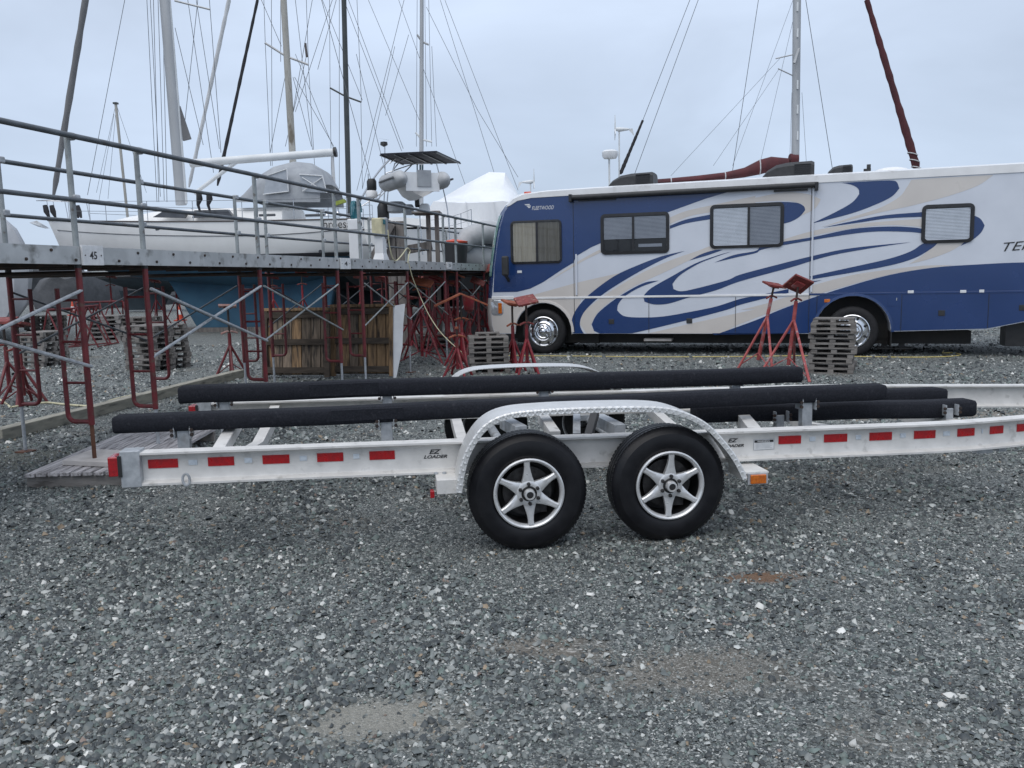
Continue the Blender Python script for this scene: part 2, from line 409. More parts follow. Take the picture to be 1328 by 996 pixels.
# ================================================================== ground
SAND = [(-.55, 3.02, .42, .22, .8, (.27, .26, .225)), (.72, 3.35, .6, .28, .45, (.19, .16, .125)), (.1, 3.62, .32, .16, .5, (.19, .155, .12)), (1.33, 4.42, .30, .11, .9, (.16, .09, .05)), (-1.9, 3.0, .5, .25, .4, (.18, .155, .12)), (-1.3, 5.6, .5, .3, .4, (.14, .12, .09)), (4.6, 9.3, 1.8, .35, .7, (.26, .225, .185)), (2.6, 6.6, .4, .2, .4, (.15, .12, .09)), (-4.6, 8.0, .9, .7, .6, (.10, .10, .065)), (-3.6, 10.5, 1.0, .8, .5, (.10, .10, .07))]
def ground_material():
    m = bpy.data.materials.new('gravel_ground'); m.use_nodes = True; t = m.node_tree; N = t.nodes; Lk = t.links
    b = N['Principled BSDF']; b.inputs['Roughness'].default_value = .75; b.inputs['Specular IOR Level'].default_value = .35
    g = N.new('ShaderNodeNewGeometry')
    def vor(sc):
        v = N.new('ShaderNodeTexVoronoi'); v.inputs['Scale'].default_value = sc; Lk.new(g.outputs['Position'], v.inputs['Vector']); return v
    def ramp(src, stops):
        r = N.new('ShaderNodeValToRGB'); Lk.new(src, r.inputs[0]); e = r.color_ramp.elements
        e[0].position, e[0].color = stops[0][0], (*stops[0][1], 1); e[1].position, e[1].color = stops[-1][0], (*stops[-1][1], 1)
        for p, c in stops[1:-1]: k = e.new(p); k.color = (*c, 1)
        return r.outputs[0]
    def noise(sc, d=5):
        n = N.new('ShaderNodeTexNoise'); n.inputs['Scale'].default_value = sc; n.inputs['Detail'].default_value = d; Lk.new(g.outputs['Position'], n.inputs['Vector']); return n.outputs['Fac']
    def mix(f, a, b_, kind='MIX'):
        x = N.new('ShaderNodeMixRGB'); x.blend_type = kind
        if isinstance(f, float): x.inputs[0].default_value = f
        else: Lk.new(f, x.inputs[0])
        for s_, i in ((a, 1), (b_, 2)):
            if isinstance(s_, tuple): x.inputs[i].default_value = (*s_, 1)
            else: Lk.new(s_, x.inputs[i])
        return x.outputs[0]
    def sepx(c):
        s_ = N.new('ShaderNodeSeparateColor'); Lk.new(c, s_.inputs[0]); return s_.outputs[0]
    stone = [(0, (.03, .035, .036)), (.35, (.075, .085, .084)), (.6, (.125, .14, .135)), (.8, (.21, .225, .217)), (.92, (.34, .35, .335)), (1, (.6, .6, .57))]
    v1, v2 = vor(150.), vor(72.)
    ca, cb = ramp(sepx(v1.outputs['Color']), stone), ramp(sepx(v2.outputs['Color']), stone)
    fn = N.new('ShaderNodeMapRange'); fn.inputs[1].default_value, fn.inputs[2].default_value = .42, .58; Lk.new(noise(2.2), fn.inputs[0])
    c = mix(fn.outputs[0], ca, cb)
    dirt = N.new('ShaderNodeMapRange'); dirt.inputs[1].default_value, dirt.inputs[2].default_value = .58, .74; Lk.new(noise(1.1, 7), dirt.inputs[0])
    dm = N.new('ShaderNodeMath'); dm.operation = 'MULTIPLY'; dm.inputs[1].default_value = .75; Lk.new(dirt.outputs[0], dm.inputs[0])
    c = mix(dm.outputs[0], c, mix(noise(120., 3), (.12, .115, .10), (.24, .22, .19)))
    mo = N.new('ShaderNodeMapRange'); mo.inputs[1].default_value, mo.inputs[2].default_value = .62, .76; Lk.new(noise(.45, 6), mo.inputs[0])
    c = mix(mo.outputs[0], c, mix(.55, c, (.10, .085, .05)))
    # worn sandy patches, each with its own place
    def blob(cx, cy, rx, ry, k, colr, c):
        sb = N.new('ShaderNodeVectorMath'); sb.operation = 'SUBTRACT'; sb.inputs[1].default_value = (cx, cy, 0); Lk.new(g.outputs['Position'], sb.inputs[0])
        dv = N.new('ShaderNodeVectorMath'); dv.operation = 'DIVIDE'; dv.inputs[1].default_value = (rx, ry, 1); Lk.new(sb.outputs[0], dv.inputs[0])
        ln = N.new('ShaderNodeVectorMath'); ln.operation = 'LENGTH'; Lk.new(dv.outputs[0], ln.inputs[0])
        ad = N.new('ShaderNodeMath'); ad.operation = 'MULTIPLY_ADD'; ad.inputs[1].default_value = 1.6; Lk.new(noise(7., 6), ad.inputs[0]); Lk.new(ln.outputs['Value'], ad.inputs[2])
        mr = N.new('ShaderNodeMapRange'); mr.inputs[1].default_value, mr.inputs[2].default_value, mr.inputs[3].default_value, mr.inputs[4].default_value = 1.2, 1.9, k, 0.; Lk.new(ad.outputs[0], mr.inputs[0])
        return mix(mr.outputs[0], c, mix(noise(160., 3), tuple(x * .6 for x in colr), tuple(x * 1.3 for x in colr)))
    for cx, cy, rx, ry, k, colr in SAND: c = blob(cx, cy, rx, ry, k, colr, c)
    Lk.new(c, b.inputs['Base Color'])
    h = N.new('ShaderNodeMath'); h.operation = 'ADD'; Lk.new(v1.outputs['Distance'], h.inputs[0])
    h2 = N.new('ShaderNodeMath'); h2.operation = 'MULTIPLY'; h2.inputs[1].default_value = 2.; Lk.new(v2.outputs['Distance'], h2.inputs[0]); Lk.new(h2.outputs[0], h.inputs[1])
    bp = N.new('ShaderNodeBump'); bp.invert = True; bp.inputs['Distance'].default_value = .005; bp.inputs['Strength'].default_value = .9
    Lk.new(h.outputs[0], bp.inputs['Height']); Lk.new(bp.outputs[0], b.inputs['Normal'])
    M['ground'] = m
ground_material()
mb = MB(); mb.add([(-900, -200, 0), (900, -200, 0), (900, 1500, 0), (-900, 1500, 0)], [(0, 1, 2, 3)])
tag(mb.build('ground', 'ground', None, fix=False), 'grey crushed gravel yard', kind='structure')

# ================================================================== boat trailer
TA = G(688, 716); TB = G(868, 704)
MT = frame(TA, TB - TA)
def TP(x, y, yo):
    """photograph pixel -> trailer space, on the vertical plane yo metres inside the wheel faces"""
    n = np.array(MT.to_3x3() @ Vector((0, 1, 0))); p = np.array(MT @ Vector((0, yo, 0)))
    return loc(MT, PL(x, y, p, n))
trailer = thing('boat_trailer', 'empty aluminium twin axle boat trailer with black carpeted bunks on the gravel', 'trailer', MT)
zs = lambda x: -.0125 * x                         # the tongue end sits a little lower
YB, YF = .27, 2.24                                # near and far frame beams
BH, BW = .195, .11
def beam_path(y0, sgn):
    bend = lambda x: .1 * ((x - 2.95) + math.sqrt((x - 2.95) ** 2 + .04)) - .1 * (-5.2 + math.sqrt(5.2 ** 2 + .04))
    return [(x, y0 + sgn * bend(x)) for x in list(np.arange(-2.25, 2.2, .74)) + list(np.arange(2.19, 4.0, .1)) + [4.4, 5.4, 6.6]]
def ibeam(path, name, parent):
    P = [np.array(p) for p in path]; mb = MB()
    ztop, t = .647, .012
    prof = [(-BW / 2, 0), (BW / 2, 0), (BW / 2, -t), (t / 2 + .004, -t - .012), (t / 2, -t - .02), (t / 2, -BH + t + .02), (t / 2 + .004, -BH + t + .012), (BW / 2, -BH + t),
            (BW / 2, -BH), (-BW / 2, -BH), (-BW / 2, -BH + t), (-t / 2 - .004, -BH + t + .012), (-t / 2, -BH + t + .02), (-t / 2, -t - .02), (-t / 2 - .004, -t - .012), (-BW / 2, -t)]
    rings = []
    for i, p in enumerate(P):
        d = nrm(P[min(i + 1, len(P) - 1)] - P[max(i - 1, 0)]); n = np.array([-d[1], d[0]])
        rings.append([(p[0] + n[0] * a, p[1] + n[1] * a, ztop + zs(p[0]) + b) for a, b in prof])
    mb.loft(rings, True, True)
    return mb.build(name, 'aluminium', parent, smooth=30), P
beam_n, PN = ibeam(beam_path(YB, 1), 'frame_beam', trailer)
beam_f, PF = ibeam(beam_path(YF, -1), 'frame_beam', trailer)
ztop = lambda x: .647 + zs(x)
def on_beam(x, P=PN):
    for a, b in zip(P[:-1], P[1:]):
        if a[0] <= x <= b[0]:
            t = (x - a[0]) / (b[0] - a[0]); p = a + (b - a) * t; d = nrm(b - a); return p, d
    return P[-1], nrm(P[-1] - P[-2])
def tape(x0, x1, z0, z1, mat, name, parent, off=.0105):
    mb = MB(); rings = []
    for x in np.linspace(x0, x1, 12):
        p, d = on_beam(x); n = np.array([d[1], -d[0]])
        q = p + n * off; q2 = p + n * (off - .004)
        rings.append([(q[0], q[1], z0 + zs(x)), (q[0], q[1], z1 + zs(x)), (q2[0], q2[1], z1 + zs(x)), (q2[0], q2[1], z0 + zs(x))])
    return mb.loft(rings, True, True).build(name, mat, parent)
# conspicuity tape read off the photograph: red blocks with white ones between
red = [(191, 230), (269, 303), (340, 375), (411, 445), (479, 512), (1010, 1039), (1069, 1099), (1128, 1157), (1186, 1214), (1239, 1263), (1286, 1306), (1327, 1347)]
xs_prev = None
for i, (a, b) in enumerate(red):
    ya = 590 if i < 5 else 570
    x0, x1 = TP(a, ya, YB - .01)[0], TP(b, ya, YB - .01)[0]
    if i >= 9: x0, x1 = [x * 1.01 for x in (x0, x1)]
    tape(x0, x1, .545, .598, 'red_tape', 'red_reflector', beam_n)
    if xs_prev is not None and i != 5: tape(xs_prev + .06, x0 - .06, .557, .586, 'white_tape', 'white_reflector', beam_n)
    xs_prev = x1
def beam_text(px, py, s_, size, w, parent, shear=.35, bold=.03):
    p0 = TP(px, py, YB - .0088)
    return text('lettering', s_, 'black_ink', parent, lambda a, b, t: (p0[0] + a, YB - .0088, p0[2] + b + zs(a)), size, w, shear=shear, bold=bold)
beam_text(556.5, 589, 'EZ', .028, .075, beam_n); beam_text(549.5, 595, 'LOADER', .021, .145, beam_n)
beam_text(944, 574, 'EZ', .026, .07, beam_n); beam_text(938, 580.5, 'LOADER', .019, .14, beam_n)
a, b = TP(977, 583, YB), TP(1003, 569, YB)
MB().span((a[0] - .003, YB - .0078, a[2] - .003), (b[0] + .003, YB - .0062, b[2] + .003)).build('label_edge', 'galvanised', beam_n)
wl = MB().span((a[0], YB - .0082, a[2]), (b[0], YB - .0065, b[2])).build('warning_label', 'label_white', beam_n)
MB().span((a[0] + .003, YB - .009, b[2] - .019), (b[0] - .003, YB - .0083, b[2] - .003)).build('label_band', 'black_ink', wl)
text('lettering', 'WARNING', 'label_white', wl, lambda p, q, t: (a[0] + .022 + p, YB - .0094, b[2] - .016 + q), .010, .085, bold=.02)
mb = MB()
for k in range(5): mb.span((a[0] + .012, YB - .0088, a[2] + .008 + k * .0075), (b[0] - .014 - .01 * (k % 2), YB - .0083, a[2] + .0102 + k * .0075))
mb.build('label_print', 'galvanised', wl)
# tail lamp box on the rear end of each side beam
for P_, yb, s in ((PN, YB, -1), (PF, YF, 1)):
    mb = MB().span((-2.36, yb - .06, .475), (-2.25, yb + .06, .69)); lb = mb.build('lamp_bracket', 'galvanised', trailer, bevel=.004)
    MB().span((-2.425, yb - .066, .545), (-2.36, yb + .066, .66)).build('tail_lamp', 'tail_red', lb, bevel=.006)
    MB().span((-2.37, yb - .07, .541), (-2.35, yb + .07, .664)).build('lamp_rim', 'black', lb)
mb = MB().path([(-2.0 + .02 * math.cos(t), YB - .055, .47 + .035 + .035 * math.sin(t)) for t in np.linspace(0, 2 * math.pi, 13)], .008, 6)
mb.build('tie_down_eye', 'galvanised', trailer, smooth=40)
# cross members: bent square tube sagging to the middle
def cross(x, drop, name='cross_member'):
    mb = MB()
    ya, yb = on_beam(x)[0][1], on_beam(x, PF)[0][1]
    pts = [(x, ya + .03, ztop(x) - .07), (x, ya + .45, ztop(x) - .08 - drop * .6), (x, (YB + YF) / 2, ztop(x) - .09 - drop), (x, yb - .45, ztop(x) - .08 - drop * .6), (x, yb - .03, ztop(x) - .07)]
    for p, q in zip(pts[:-1], pts[1:]): mb.bar(p, q, .075, .075)
    return mb.build(name, 'aluminium', trailer)
for x, dr in ((-1.75, .1), (-.3, .12), (1.35, .12), (2.4, .1), (3.3, .07)): cross(x, dr)
# axles
for x in (0., .87):
    mb = MB().tube((x, .22, .40), (x, 2.29, .40), .036, 12); ax = mb.build('axle', 'galvanised', trailer, smooth=40)
    for y in (YB + .06, YF - .06): MB().span((x - .09, y - .04, .40), (x + .09, y + .04, .455 + zs(x))).build('axle_mount', 'galvanised', ax)
    MB().bar((x - .02, YB + .55, .45), (x + .16, YB + .12, .52), .07, .07).build('torsion_arm', 'galvanised', ax)
# bunks
def bunk(x0, x1, y, ztop0, ztop1, h, w, name='bunk', taper=.06):
    hw = w / 2; prof = [(-hw, .02), (-hw, h - .02), (-hw + .02, h), (hw - .02, h), (hw, h - .02), (hw, .02), (hw - .015, 0), (-hw + .015, 0)]
    xs_ = [x0, x0 + .012] + list(np.linspace(x0 + .15, x1 - taper - .1, 9)) + [x1 - taper, x1]
    rings = []
    for i, x in enumerate(xs_):
        t = (x - x0) / (x1 - x0); zt = ztop0 + (ztop1 - ztop0) * t
        k = .88 if i in (0, len(xs_) - 1) else 1.
        jz = 0.004 * math.sin(7 * x + y * 9)
        rings.append([(x, y + a * k, zt - h / 2 + (b - h / 2) * k + jz) for a, b in prof])
    return MB().loft(rings, True, True).build(name, 'carpet', trailer, smooth=50)
Y1, Y2 = .70, 1.77
bn = bunk(-2.52, 2.66, Y1, .826, .828, .105, .16, taper=.015)
bf = bunk(-2.38, 2.57, Y2, .875, .838, .125, .16, taper=.015)
bi = bunk(1.35, 3.53, .93, .70, .645, .125, .15, taper=.03)
bj = bunk(1.5, 3.72, 1.54, .70, .645, .11, .15, taper=.05)
# carpet overlap patch where the covering was joined
for bb, y, xa, xb, zt, hh in ((bn, Y1, -1.18, -.72, .826, .105), (bf, Y2, -1.42, -.9, .866, .125)):
    MB().span((xa, y - .0835, zt - hh + .02), (xb, y + .0835, zt - .01)).build('carpet_patch', 'carpet', bb, bevel=.003)
def post(x, y, zb, zt, parent, w=.075, br=True):
    mb = MB().span((x - w / 2, y - .03, zb), (x + w / 2, y + .03, zt)); p = mb.build('bunk_post', 'galvanised', parent, bevel=.004)
    if br:
        for s in (-1, 1):
            MB().span((x + s * .045, y - .06, zt - .05), (x + s * .052, y + .05, zt + .03)).build('bracket_plate', 'galvanised', p)
            mb = MB()
            for dz in (-.015, .015): mb.lathe([(0.0001, .012), (.012, .012), (.012, 0)], (x + s * .06, y - .055, zt + dz - .01), (0, -1, 0), 6)
            mb.build('bolt', 'thread_steel', p)
    return p
for px in (240, 502, 1042): x = TP(px, 565, Y1)[0]; post(x, Y1 - .02, .53, .725, bn)
for px in (291, 502, 705, 953): x = TP(px, 512, Y2)[0]; post(x, Y2, .50, .75, bf)
for px in (1010, 1228): x = TP(px, 545, .87)[0]; post(x, .87, .46, .60 + zs(x) * .5 + .02, bi, .06)
for x in (2.2, 3.35): post(x, 1.6, .44, .54, bj, .06, False)
# extra sloping braces seen under the near bunk
def brace(pxa, pya, ya, pxb, pyb, yb, w, name='brace_tube', mat='aluminium'):
    return MB().bar(TP(pxa, pya, ya), TP(pxb, pyb, yb), w, w).build(name, mat, trailer, bevel=.004)
brace(307, 548, .98, 284, 588, .36, .075); brace(704, 542, .95, 720, 566, .36, .07)
brace(958, 537, 1.15, 978, 562, .36, .085); brace(748, 540, .9, 748, 566, .40, .05, mat='galvanised')
brace(772, 535, .5, 763, 567, .33, .05, 'hydraulic_block', 'black')
brace(655, 548, .95, 676, 560, .55, .08, mat='galvanised'); brace(776, 544, .95, 804, 558, .55, .08, mat='galvanised')
# fenders in tread plate, one over each pair of wheels
fp = [(-.436, .40), (-.415, .52), (-.37, .65), (-.27, .785), (-.13, .852), (.1, .869), (.45, .868), (.78, .854), (.95, .815), (1.09, .74), (1.20, .63), (1.29, .51), (1.352, .39)]
FP = crom(fp, 5, corner=90)
def fender(y_out, sgn):
    mb = MB(); rings = []; uv = []; L = 0; w = .27
    for i, p in enumerate(FP):
        if i: L += np.linalg.norm(p - FP[i - 1])
        d = nrm(FP[min(i + 1, len(FP) - 1)] - FP[max(i - 1, 0)]); n = np.array([-d[1], d[0]])     # outward
        lip = [(0, -.034), (0, -.008), (.008, 0), (w, 0), (w, -.005), (.012, -.005), (.006, -.011), (.006, -.034)]
        rings.append([(p[0] + n[0] * b, y_out + sgn * a, p[1] + n[1] * b) for a, b in lip]); uv.append(L)
    mb.loft(rings, True, True); o = mb.build('fender', 'diamond_plate', trailer, smooth=35)
    me = o.data; ul = me.uv_layers.new(name='UVMap'); acc = [-.034, -.01, 0, .262, .267, .28, .29, .31]
    for lp in me.loops:
        vi = lp.vertex_index; ul.data[lp.index].uv = (uv[vi // 8], acc[vi % 8])
    return o
fe = fender(-.03, 1); fender(2.54, -1)
# step / fender mounts and side marker lamps
MB().span((-.545, .04, .375), (-.425, .26, .462)).build('fender_mount', 'aluminium', trailer, bevel=.003)
sm = MB().span((-.585, .05, .352), (-.56, .10, .395)).build('side_lamp', 'tail_red', trailer, bevel=.004)
ml = MB(); ml.span((1.345, .0, .405), (1.50, .26, .415)); ml.span((1.345, .0, .36), (1.352, .26, .415)); ml = ml.build('lamp_shelf', 'aluminium', trailer)
MB().span((1.375, -.025, .345), (1.475, .012, .402)).build('amber_lamp', 'amber', ml, bevel=.005)
MB().span((1.36, -.012, .34), (1.49, .0, .408)).build('lamp_base', 'galvanised', ml)
mb = MB()
for dx in (-.05, 0): mb.lathe([(.0001, .012), (.012, .01), (.014, 0)], (-.49 + dx * 1.0, .2, .463), (0, 0, 1), 8)
mb.build('bolt', 'galvanised', trailer)
# winch-strap hooks under the tongue end
mb = MB(); mb.span((3.28, .5, .33), (3.40, .56, .42)); mb.span((3.43, .48, .34), (3.49, .56, .42)); mb.build('coupling_bracket', 'galvanised', trailer)
# wheels
def make_wheel():
    """axis along -y (outwards), centre at the origin, outer face near y = 0"""
    root = MB()
    prof = [(.212, -.012), (.222, -.004), (.245, .004), (.285, .006), (.318, -.002), (.338, -.018), (.352, -.030), (.358, -.042),
            (.360, -.060), (.352, -.0605), (.352, -.068), (.361, -.069), (.362, -.098), (.353, -.0985), (.353, -.106), (.362, -.107), (.361, -.135), (.352, -.1355), (.352, -.143), (.360, -.144),
            (.357, -.162), (.350, -.172), (.335, -.186), (.30, -.2), (.24, -.2), (.212, -.19)]
    tyre = root.lathe(prof, (0, 0, 0), (0, -1, 0), 72).build('wheel', 'rubber', trailer, smooth=25)
    mb = MB()                                        # shoulder lugs
    for k in range(84):
        a = 2 * math.pi * k / 84; c, s = math.cos(a), math.sin(a); t = np.array([-s, 0, c]); r_ = np.array([c, 0, s])
        for y0, y1 in ((.036, .056), (.146, .166)):
            mb.box(r_ * .3535 + np.array([0, (y0 + y1) / 2, 0]), (.012, y1 - y0, .018), np.array([r_, [0, 1, 0], t]).T)
    tag(mb.build('tread_lugs', 'rubber', tyre), kind='stuff')
    mb = MB().lathe([(.214, -.002), (.214, .008), (.206, .012), (.199, .008), (.190, -.006), (.186, -.03), (.188, -.16), (.205, -.19), (.212, -.19), (.212, -.012)], (0, 0, 0), (0, -1, 0), 64, True)
    rim = mb.build('rim', 'machined', tyre, smooth=35)
    MB().lathe([(.185, -.012), (.184, -.15), (.06, -.15)], (0, 0, 0), (0, -1, 0), 48).build('rim_barrel', 'wheel_black', tyre, smooth=35)
    mb = MB(); mb.lathe([(.06, -.1), (.06, -.075), (.15, -.075), (.15, -.095)], (0, 0, 0), (0, -1, 0), 40)
    mb.box((.06, .085, -.11), (.1, .05, .06)); mb.build('brake_disc', 'brake', tyre, smooth=30)
    for k in range(6):
        a = math.pi / 2 + k * math.pi / 3; mb = MB(); rings = []
        for r_, w_, yf, th in ((.045, .040, -.006, .03), (.07, .037, -.006, .03), (.10, .0275, -.004, .028), (.135, .020, -.002, .024), (.165, .0165, .0, .022), (.192, .018, .002, .022)):
            rings.append([(r_, -w_, -yf), (r_, -w_ * .55, -yf - .006), (r_, w_ * .55, -yf - .006), (r_, w_, -yf), (r_, w_, th - yf), (r_, -w_, th - yf)])
        c, s = math.cos(a), math.sin(a)
        # ring tuples are (radius, tangential, depth)
        rings = [[(r_ * c - w_ * s, d, r_ * s + w_ * c) for r_, w_, d in rg] for rg in rings]
        mb.loft(rings, True, True).build('spoke', 'machined', tyre, smooth=28)
    MB().lathe([(.0001, .006), (.050, .006), (.064, .008), (.074, .004), (.076, -.02)], (0, 0, 0), (0, -1, 0), 36).build('hub_plate', 'machined', tyre, smooth=35)
    MB().lathe([(.028, .010), (.044, .011), (.047, .0075)], (0, 0, 0), (0, -1, 0), 28).build('hub_recess_shade', 'wheel_black', tyre, smooth=35)  # black ring set proud of the plate, painted as a recess's shade
    hc = MB().lathe([(.034, .0), (.034, .012), (.033, .016), (.032, .040), (.030, .047), (.022, .048), (.020, .043)], (0, 0, 0), (0, -1, 0), 28).build('hub_cap', 'machined', tyre, smooth=35)
    MB().lathe([(.0001, .0445), (.0205, .0435)], (0, 0, 0), (0, -1, 0), 20).build('cap_plug', 'black', tyre)
    for k in range(6):
        a = math.pi / 3 * k + math.pi / 2; MB().lathe([(.0001, .020), (.009, .019), (.0115, .012), (.0115, -.0)], (.060 * math.cos(a), -.007, .060 * math.sin(a)), (0, -1, 0), 8).build('wheel_nut', 'brake', tyre, smooth=40)
    return tyre
w0 = make_wheel()
def put_wheel(o, x, y, flip, spin):
    o.matrix_local = Matrix.Translation((x, y, .358)) @ Matrix.Rotation(math.pi if flip else 0, 4, 'Z') @ Matrix.Rotation(spin, 4, 'Y')
put_wheel(w0, 0, .012, False, R(-3))
for x, y, fl, sp in ((.872, .012, False, R(3)), (0, 2.5, True, R(20)), (.872, 2.5, True, R(41))):
    c = w0.copy(); col.objects.link(c); c.parent = trailer; put_wheel(c, x, y, fl, sp)
    for ch in w0.children: d = ch.copy(); col.objects.link(d); d.parent = c
# tongue beyond the frame: joins the two beams
MB().bar((6.2, 1.255, .50), (7.4, 1.255, .49), .1, .12).build('tongue', 'aluminium', trailer)
MB().tube((7.0, 1.255, .0), (7.0, 1.255, .75), .035, 12).build('tongue_jack', 'galvanised', trailer)
# ================================================================== motorhome
VA = G(705, 459); VB = G(1105, 462)
MV = frame(VA, VB - VA)                            # x towards the rear, y into the body, z up
_vn = np.array(MV.to_3x3() @ Vector((0, 1, 0)))
def VP(x, y, yo=0.):
    q = loc(MV, PL(x, y, np.array(MV @ Vector((0, yo, 0))), _vn)); return (q[0], q[2])
rv = thing('motorhome', 'blue and silver motorhome with swirling stripes parked behind the trailer', 'motorhome', MV)
XW = 5.93
def arch(xc, r, zc, zb, n=14):
    a0 = math.asin((zb - zc) / r)
    return [(xc + r * math.cos(t), zc + r * math.sin(t)) for t in np.linspace(a0, math.pi - a0, n)]
front = [(-1.06, .42), (-1.11, .6), (-1.12, .9), (-1.10, 1.16), (-1.03, 1.80), (-.95, 2.3), (-.87, 2.66), (-.78, 2.92), (-.66, 3.07), (-.50, 3.16), (-.2, 3.2)]
side = front + [(9.55, 3.24), (9.66, 3.1), (9.66, .8), (9.5, .74), (8.7, .62), (8.15, .50), (6.62, .46)] + arch(XW, .66, .46, .46)[0:] + [(5.2, .42), (.62, .42)] + arch(0, .60, .45, .42) + [(-.62, .42)]
mb = MB(); rings = []
for y, bul, sh in ((0, 0, 0), (.06, .06, 0), (.22, .16, 0), (.6, .26, 0), (1.25, .30, 0), (1.9, .26, 0), (2.28, .16, 0), (2.44, .06, 0), (2.5, 0, 0)):
    rings.append([(x - (bul if x < -.15 else 0) * min(1, (-.15 - x) / .5 if x < -.15 else 0), y, z) for x, z in side])
mb.loft(rings, True)
tri = geometry.tessellate_polygon([[Vector((x, z, 0)) for x, z in side]])
n_ = len(side)
mb.f += [tuple(t) for t in tri] + [tuple(len(mb.v) - n_ + k for k in t) for t in tri]
body = mb.build('body', 'rv_silver', rv, smooth=30)
body.data.materials.append(M['rv_blue']); body.data.materials.append(M['rv_tan'])
for p in body.data.polygons:
    if p.center[0] < -.5 and 0.01 < p.center[1] < 2.49 and p.center[2] > .45: p.material_index = 1 if p.center[2] > 1.3 else 2
roof = [(-.74, 3.02), (-.60, 3.16), (-.38, 3.245), (.1, 3.285), (1., 3.30), (9.5, 3.345), (9.68, 3.28), (9.68, 3.20), (.6, 3.185), (-.2, 3.175), (-.5, 3.13), (-.66, 3.04)]
mb = MB(); rings = []
for y, dz, bul in ((-.015, 0, 0), (.03, .0, 0), (.25, .05, .1), (1.25, .10, .25), (2.25, .05, .1), (2.47, 0, 0), (2.515, 0, 0)):
    rings.append([(x - (bul if x < 0 else 0), y, z + (dz if k < 7 else 0)) for k, (x, z) in enumerate(roof)])
mb.loft(rings, True, True).build('roof', 'rv_white', rv, smooth=40)
MB().span((-.7, .45, .20), (8.0, 2.05, .44)).build('chassis', 'chassis', rv)
for x in (0, XW): MB().span((x - .75, .42, .3), (x + .75, .46, 1.1)).build('wheel_well', 'chassis', rv)

# livery, traced on the side and laid on it as paint
c5 = lambda P: [VP(620 + x / 3.558, 200 + y / 3.558) for x, y in P]
c6 = lambda P: [VP(960 + x / 3.111, 160 + y / 3.111) for x, y in P]
def paint(P, mat, d, sm=True):
    P = [np.array(p) for p in P]; P = crom(P, 5, True, 48) if sm else P
    P = [(max(-1.118, min(9.6, p[0])), max(.425, min(3.178, p[1]))) for p in P]
    return MB().sheet(P, lambda a, b: (a, -d, b)).build('livery_stripe', mat, body, fix=False)
cab = [(-.2, 3.178)] + [p for p in reversed(front[1:-1]) if p[1] > 1.34]
blue_front = [(x, z) for x, z in cab] + c5([(70, 637), (180, 635), (240, 620), (300, 590), (390, 530), (440, 500), (452, 470), (520, 430), (565, 410), (720, 335), (880, 266), (1050, 205), (1180, 166)]) + [(3.3, 3.178)]
MB().sheet([(x + .004, z) for x, z in blue_front], lambda a, b: (a, -.004, b)).build('livery_panel', 'rv_blue', body, fix=False)
lower_tan = [(-1.105, 1.13), (-1.115, .9), (-1.105, .6), (-1.05, .43), (-.63, .43)] + list(reversed(arch(0, .615, .45, .43))) + c5([(432, 833), (434, 780), (448, 728), (470, 690), (478, 668), (300, 668)])
MB().sheet(lower_tan, lambda a, b: (a, -.0015, b)).build('livery_panel', 'rv_tan', body, fix=False)
tans = [c5([(200, 664), (330, 628), (460, 592), (600, 560), (710, 538), (640, 572), (560, 612), (500, 655), (480, 664)]),
        c5([(330, 585), (400, 535), (465, 492), (560, 440), (570, 452), (500, 485), (430, 525)]),
        c5([(885, 292), (960, 262), (1070, 237), (1281, 192)]) + c6([(60, 300), (180, 278), (270, 285), (325, 306), (300, 345), (240, 375), (262, 350), (250, 325), (180, 312), (60, 318)]) + c5([(1281, 228), (1180, 246), (1070, 268), (980, 285), (885, 322)]),
        c5([(505, 833), (470, 785), (486, 732), (560, 668), (650, 608), (770, 540), (900, 485), (1010, 447), (1075, 424), (1115, 434), (1000, 478), (870, 540), (760, 590), (680, 632), (600, 688), (548, 736), (520, 790), (545, 833)]),
        c6([(690, 228), (800, 220), (1022, 208), (960, 250), (850, 290), (700, 330), (560, 360), (430, 393), (330, 418), (450, 378), (560, 342), (640, 298), (672, 258)]),
        c6([(175, 468), (300, 432), (450, 408), (600, 394), (735, 384), (735, 418), (600, 410), (450, 424), (300, 452), (180, 485)]),
        c6([(790, 484), (905, 480), (850, 515), (760, 548), (680, 568), (740, 530)]),
        c6([(285, 655), (450, 612), (600, 590), (740, 574), (860, 572), (700, 592), (560, 620), (420, 658), (300, 694), (285, 700)]),
        c6([(0, 752), (100, 728), (190, 700), (285, 690), (285, 704), (150, 752), (0, 808)]) + c5([(1281, 755), (1180, 795), (1090, 832), (760, 833), (900, 800), (1100, 755), (1281, 715)])]
for P in tans: paint(P, 'rv_tan', .002)
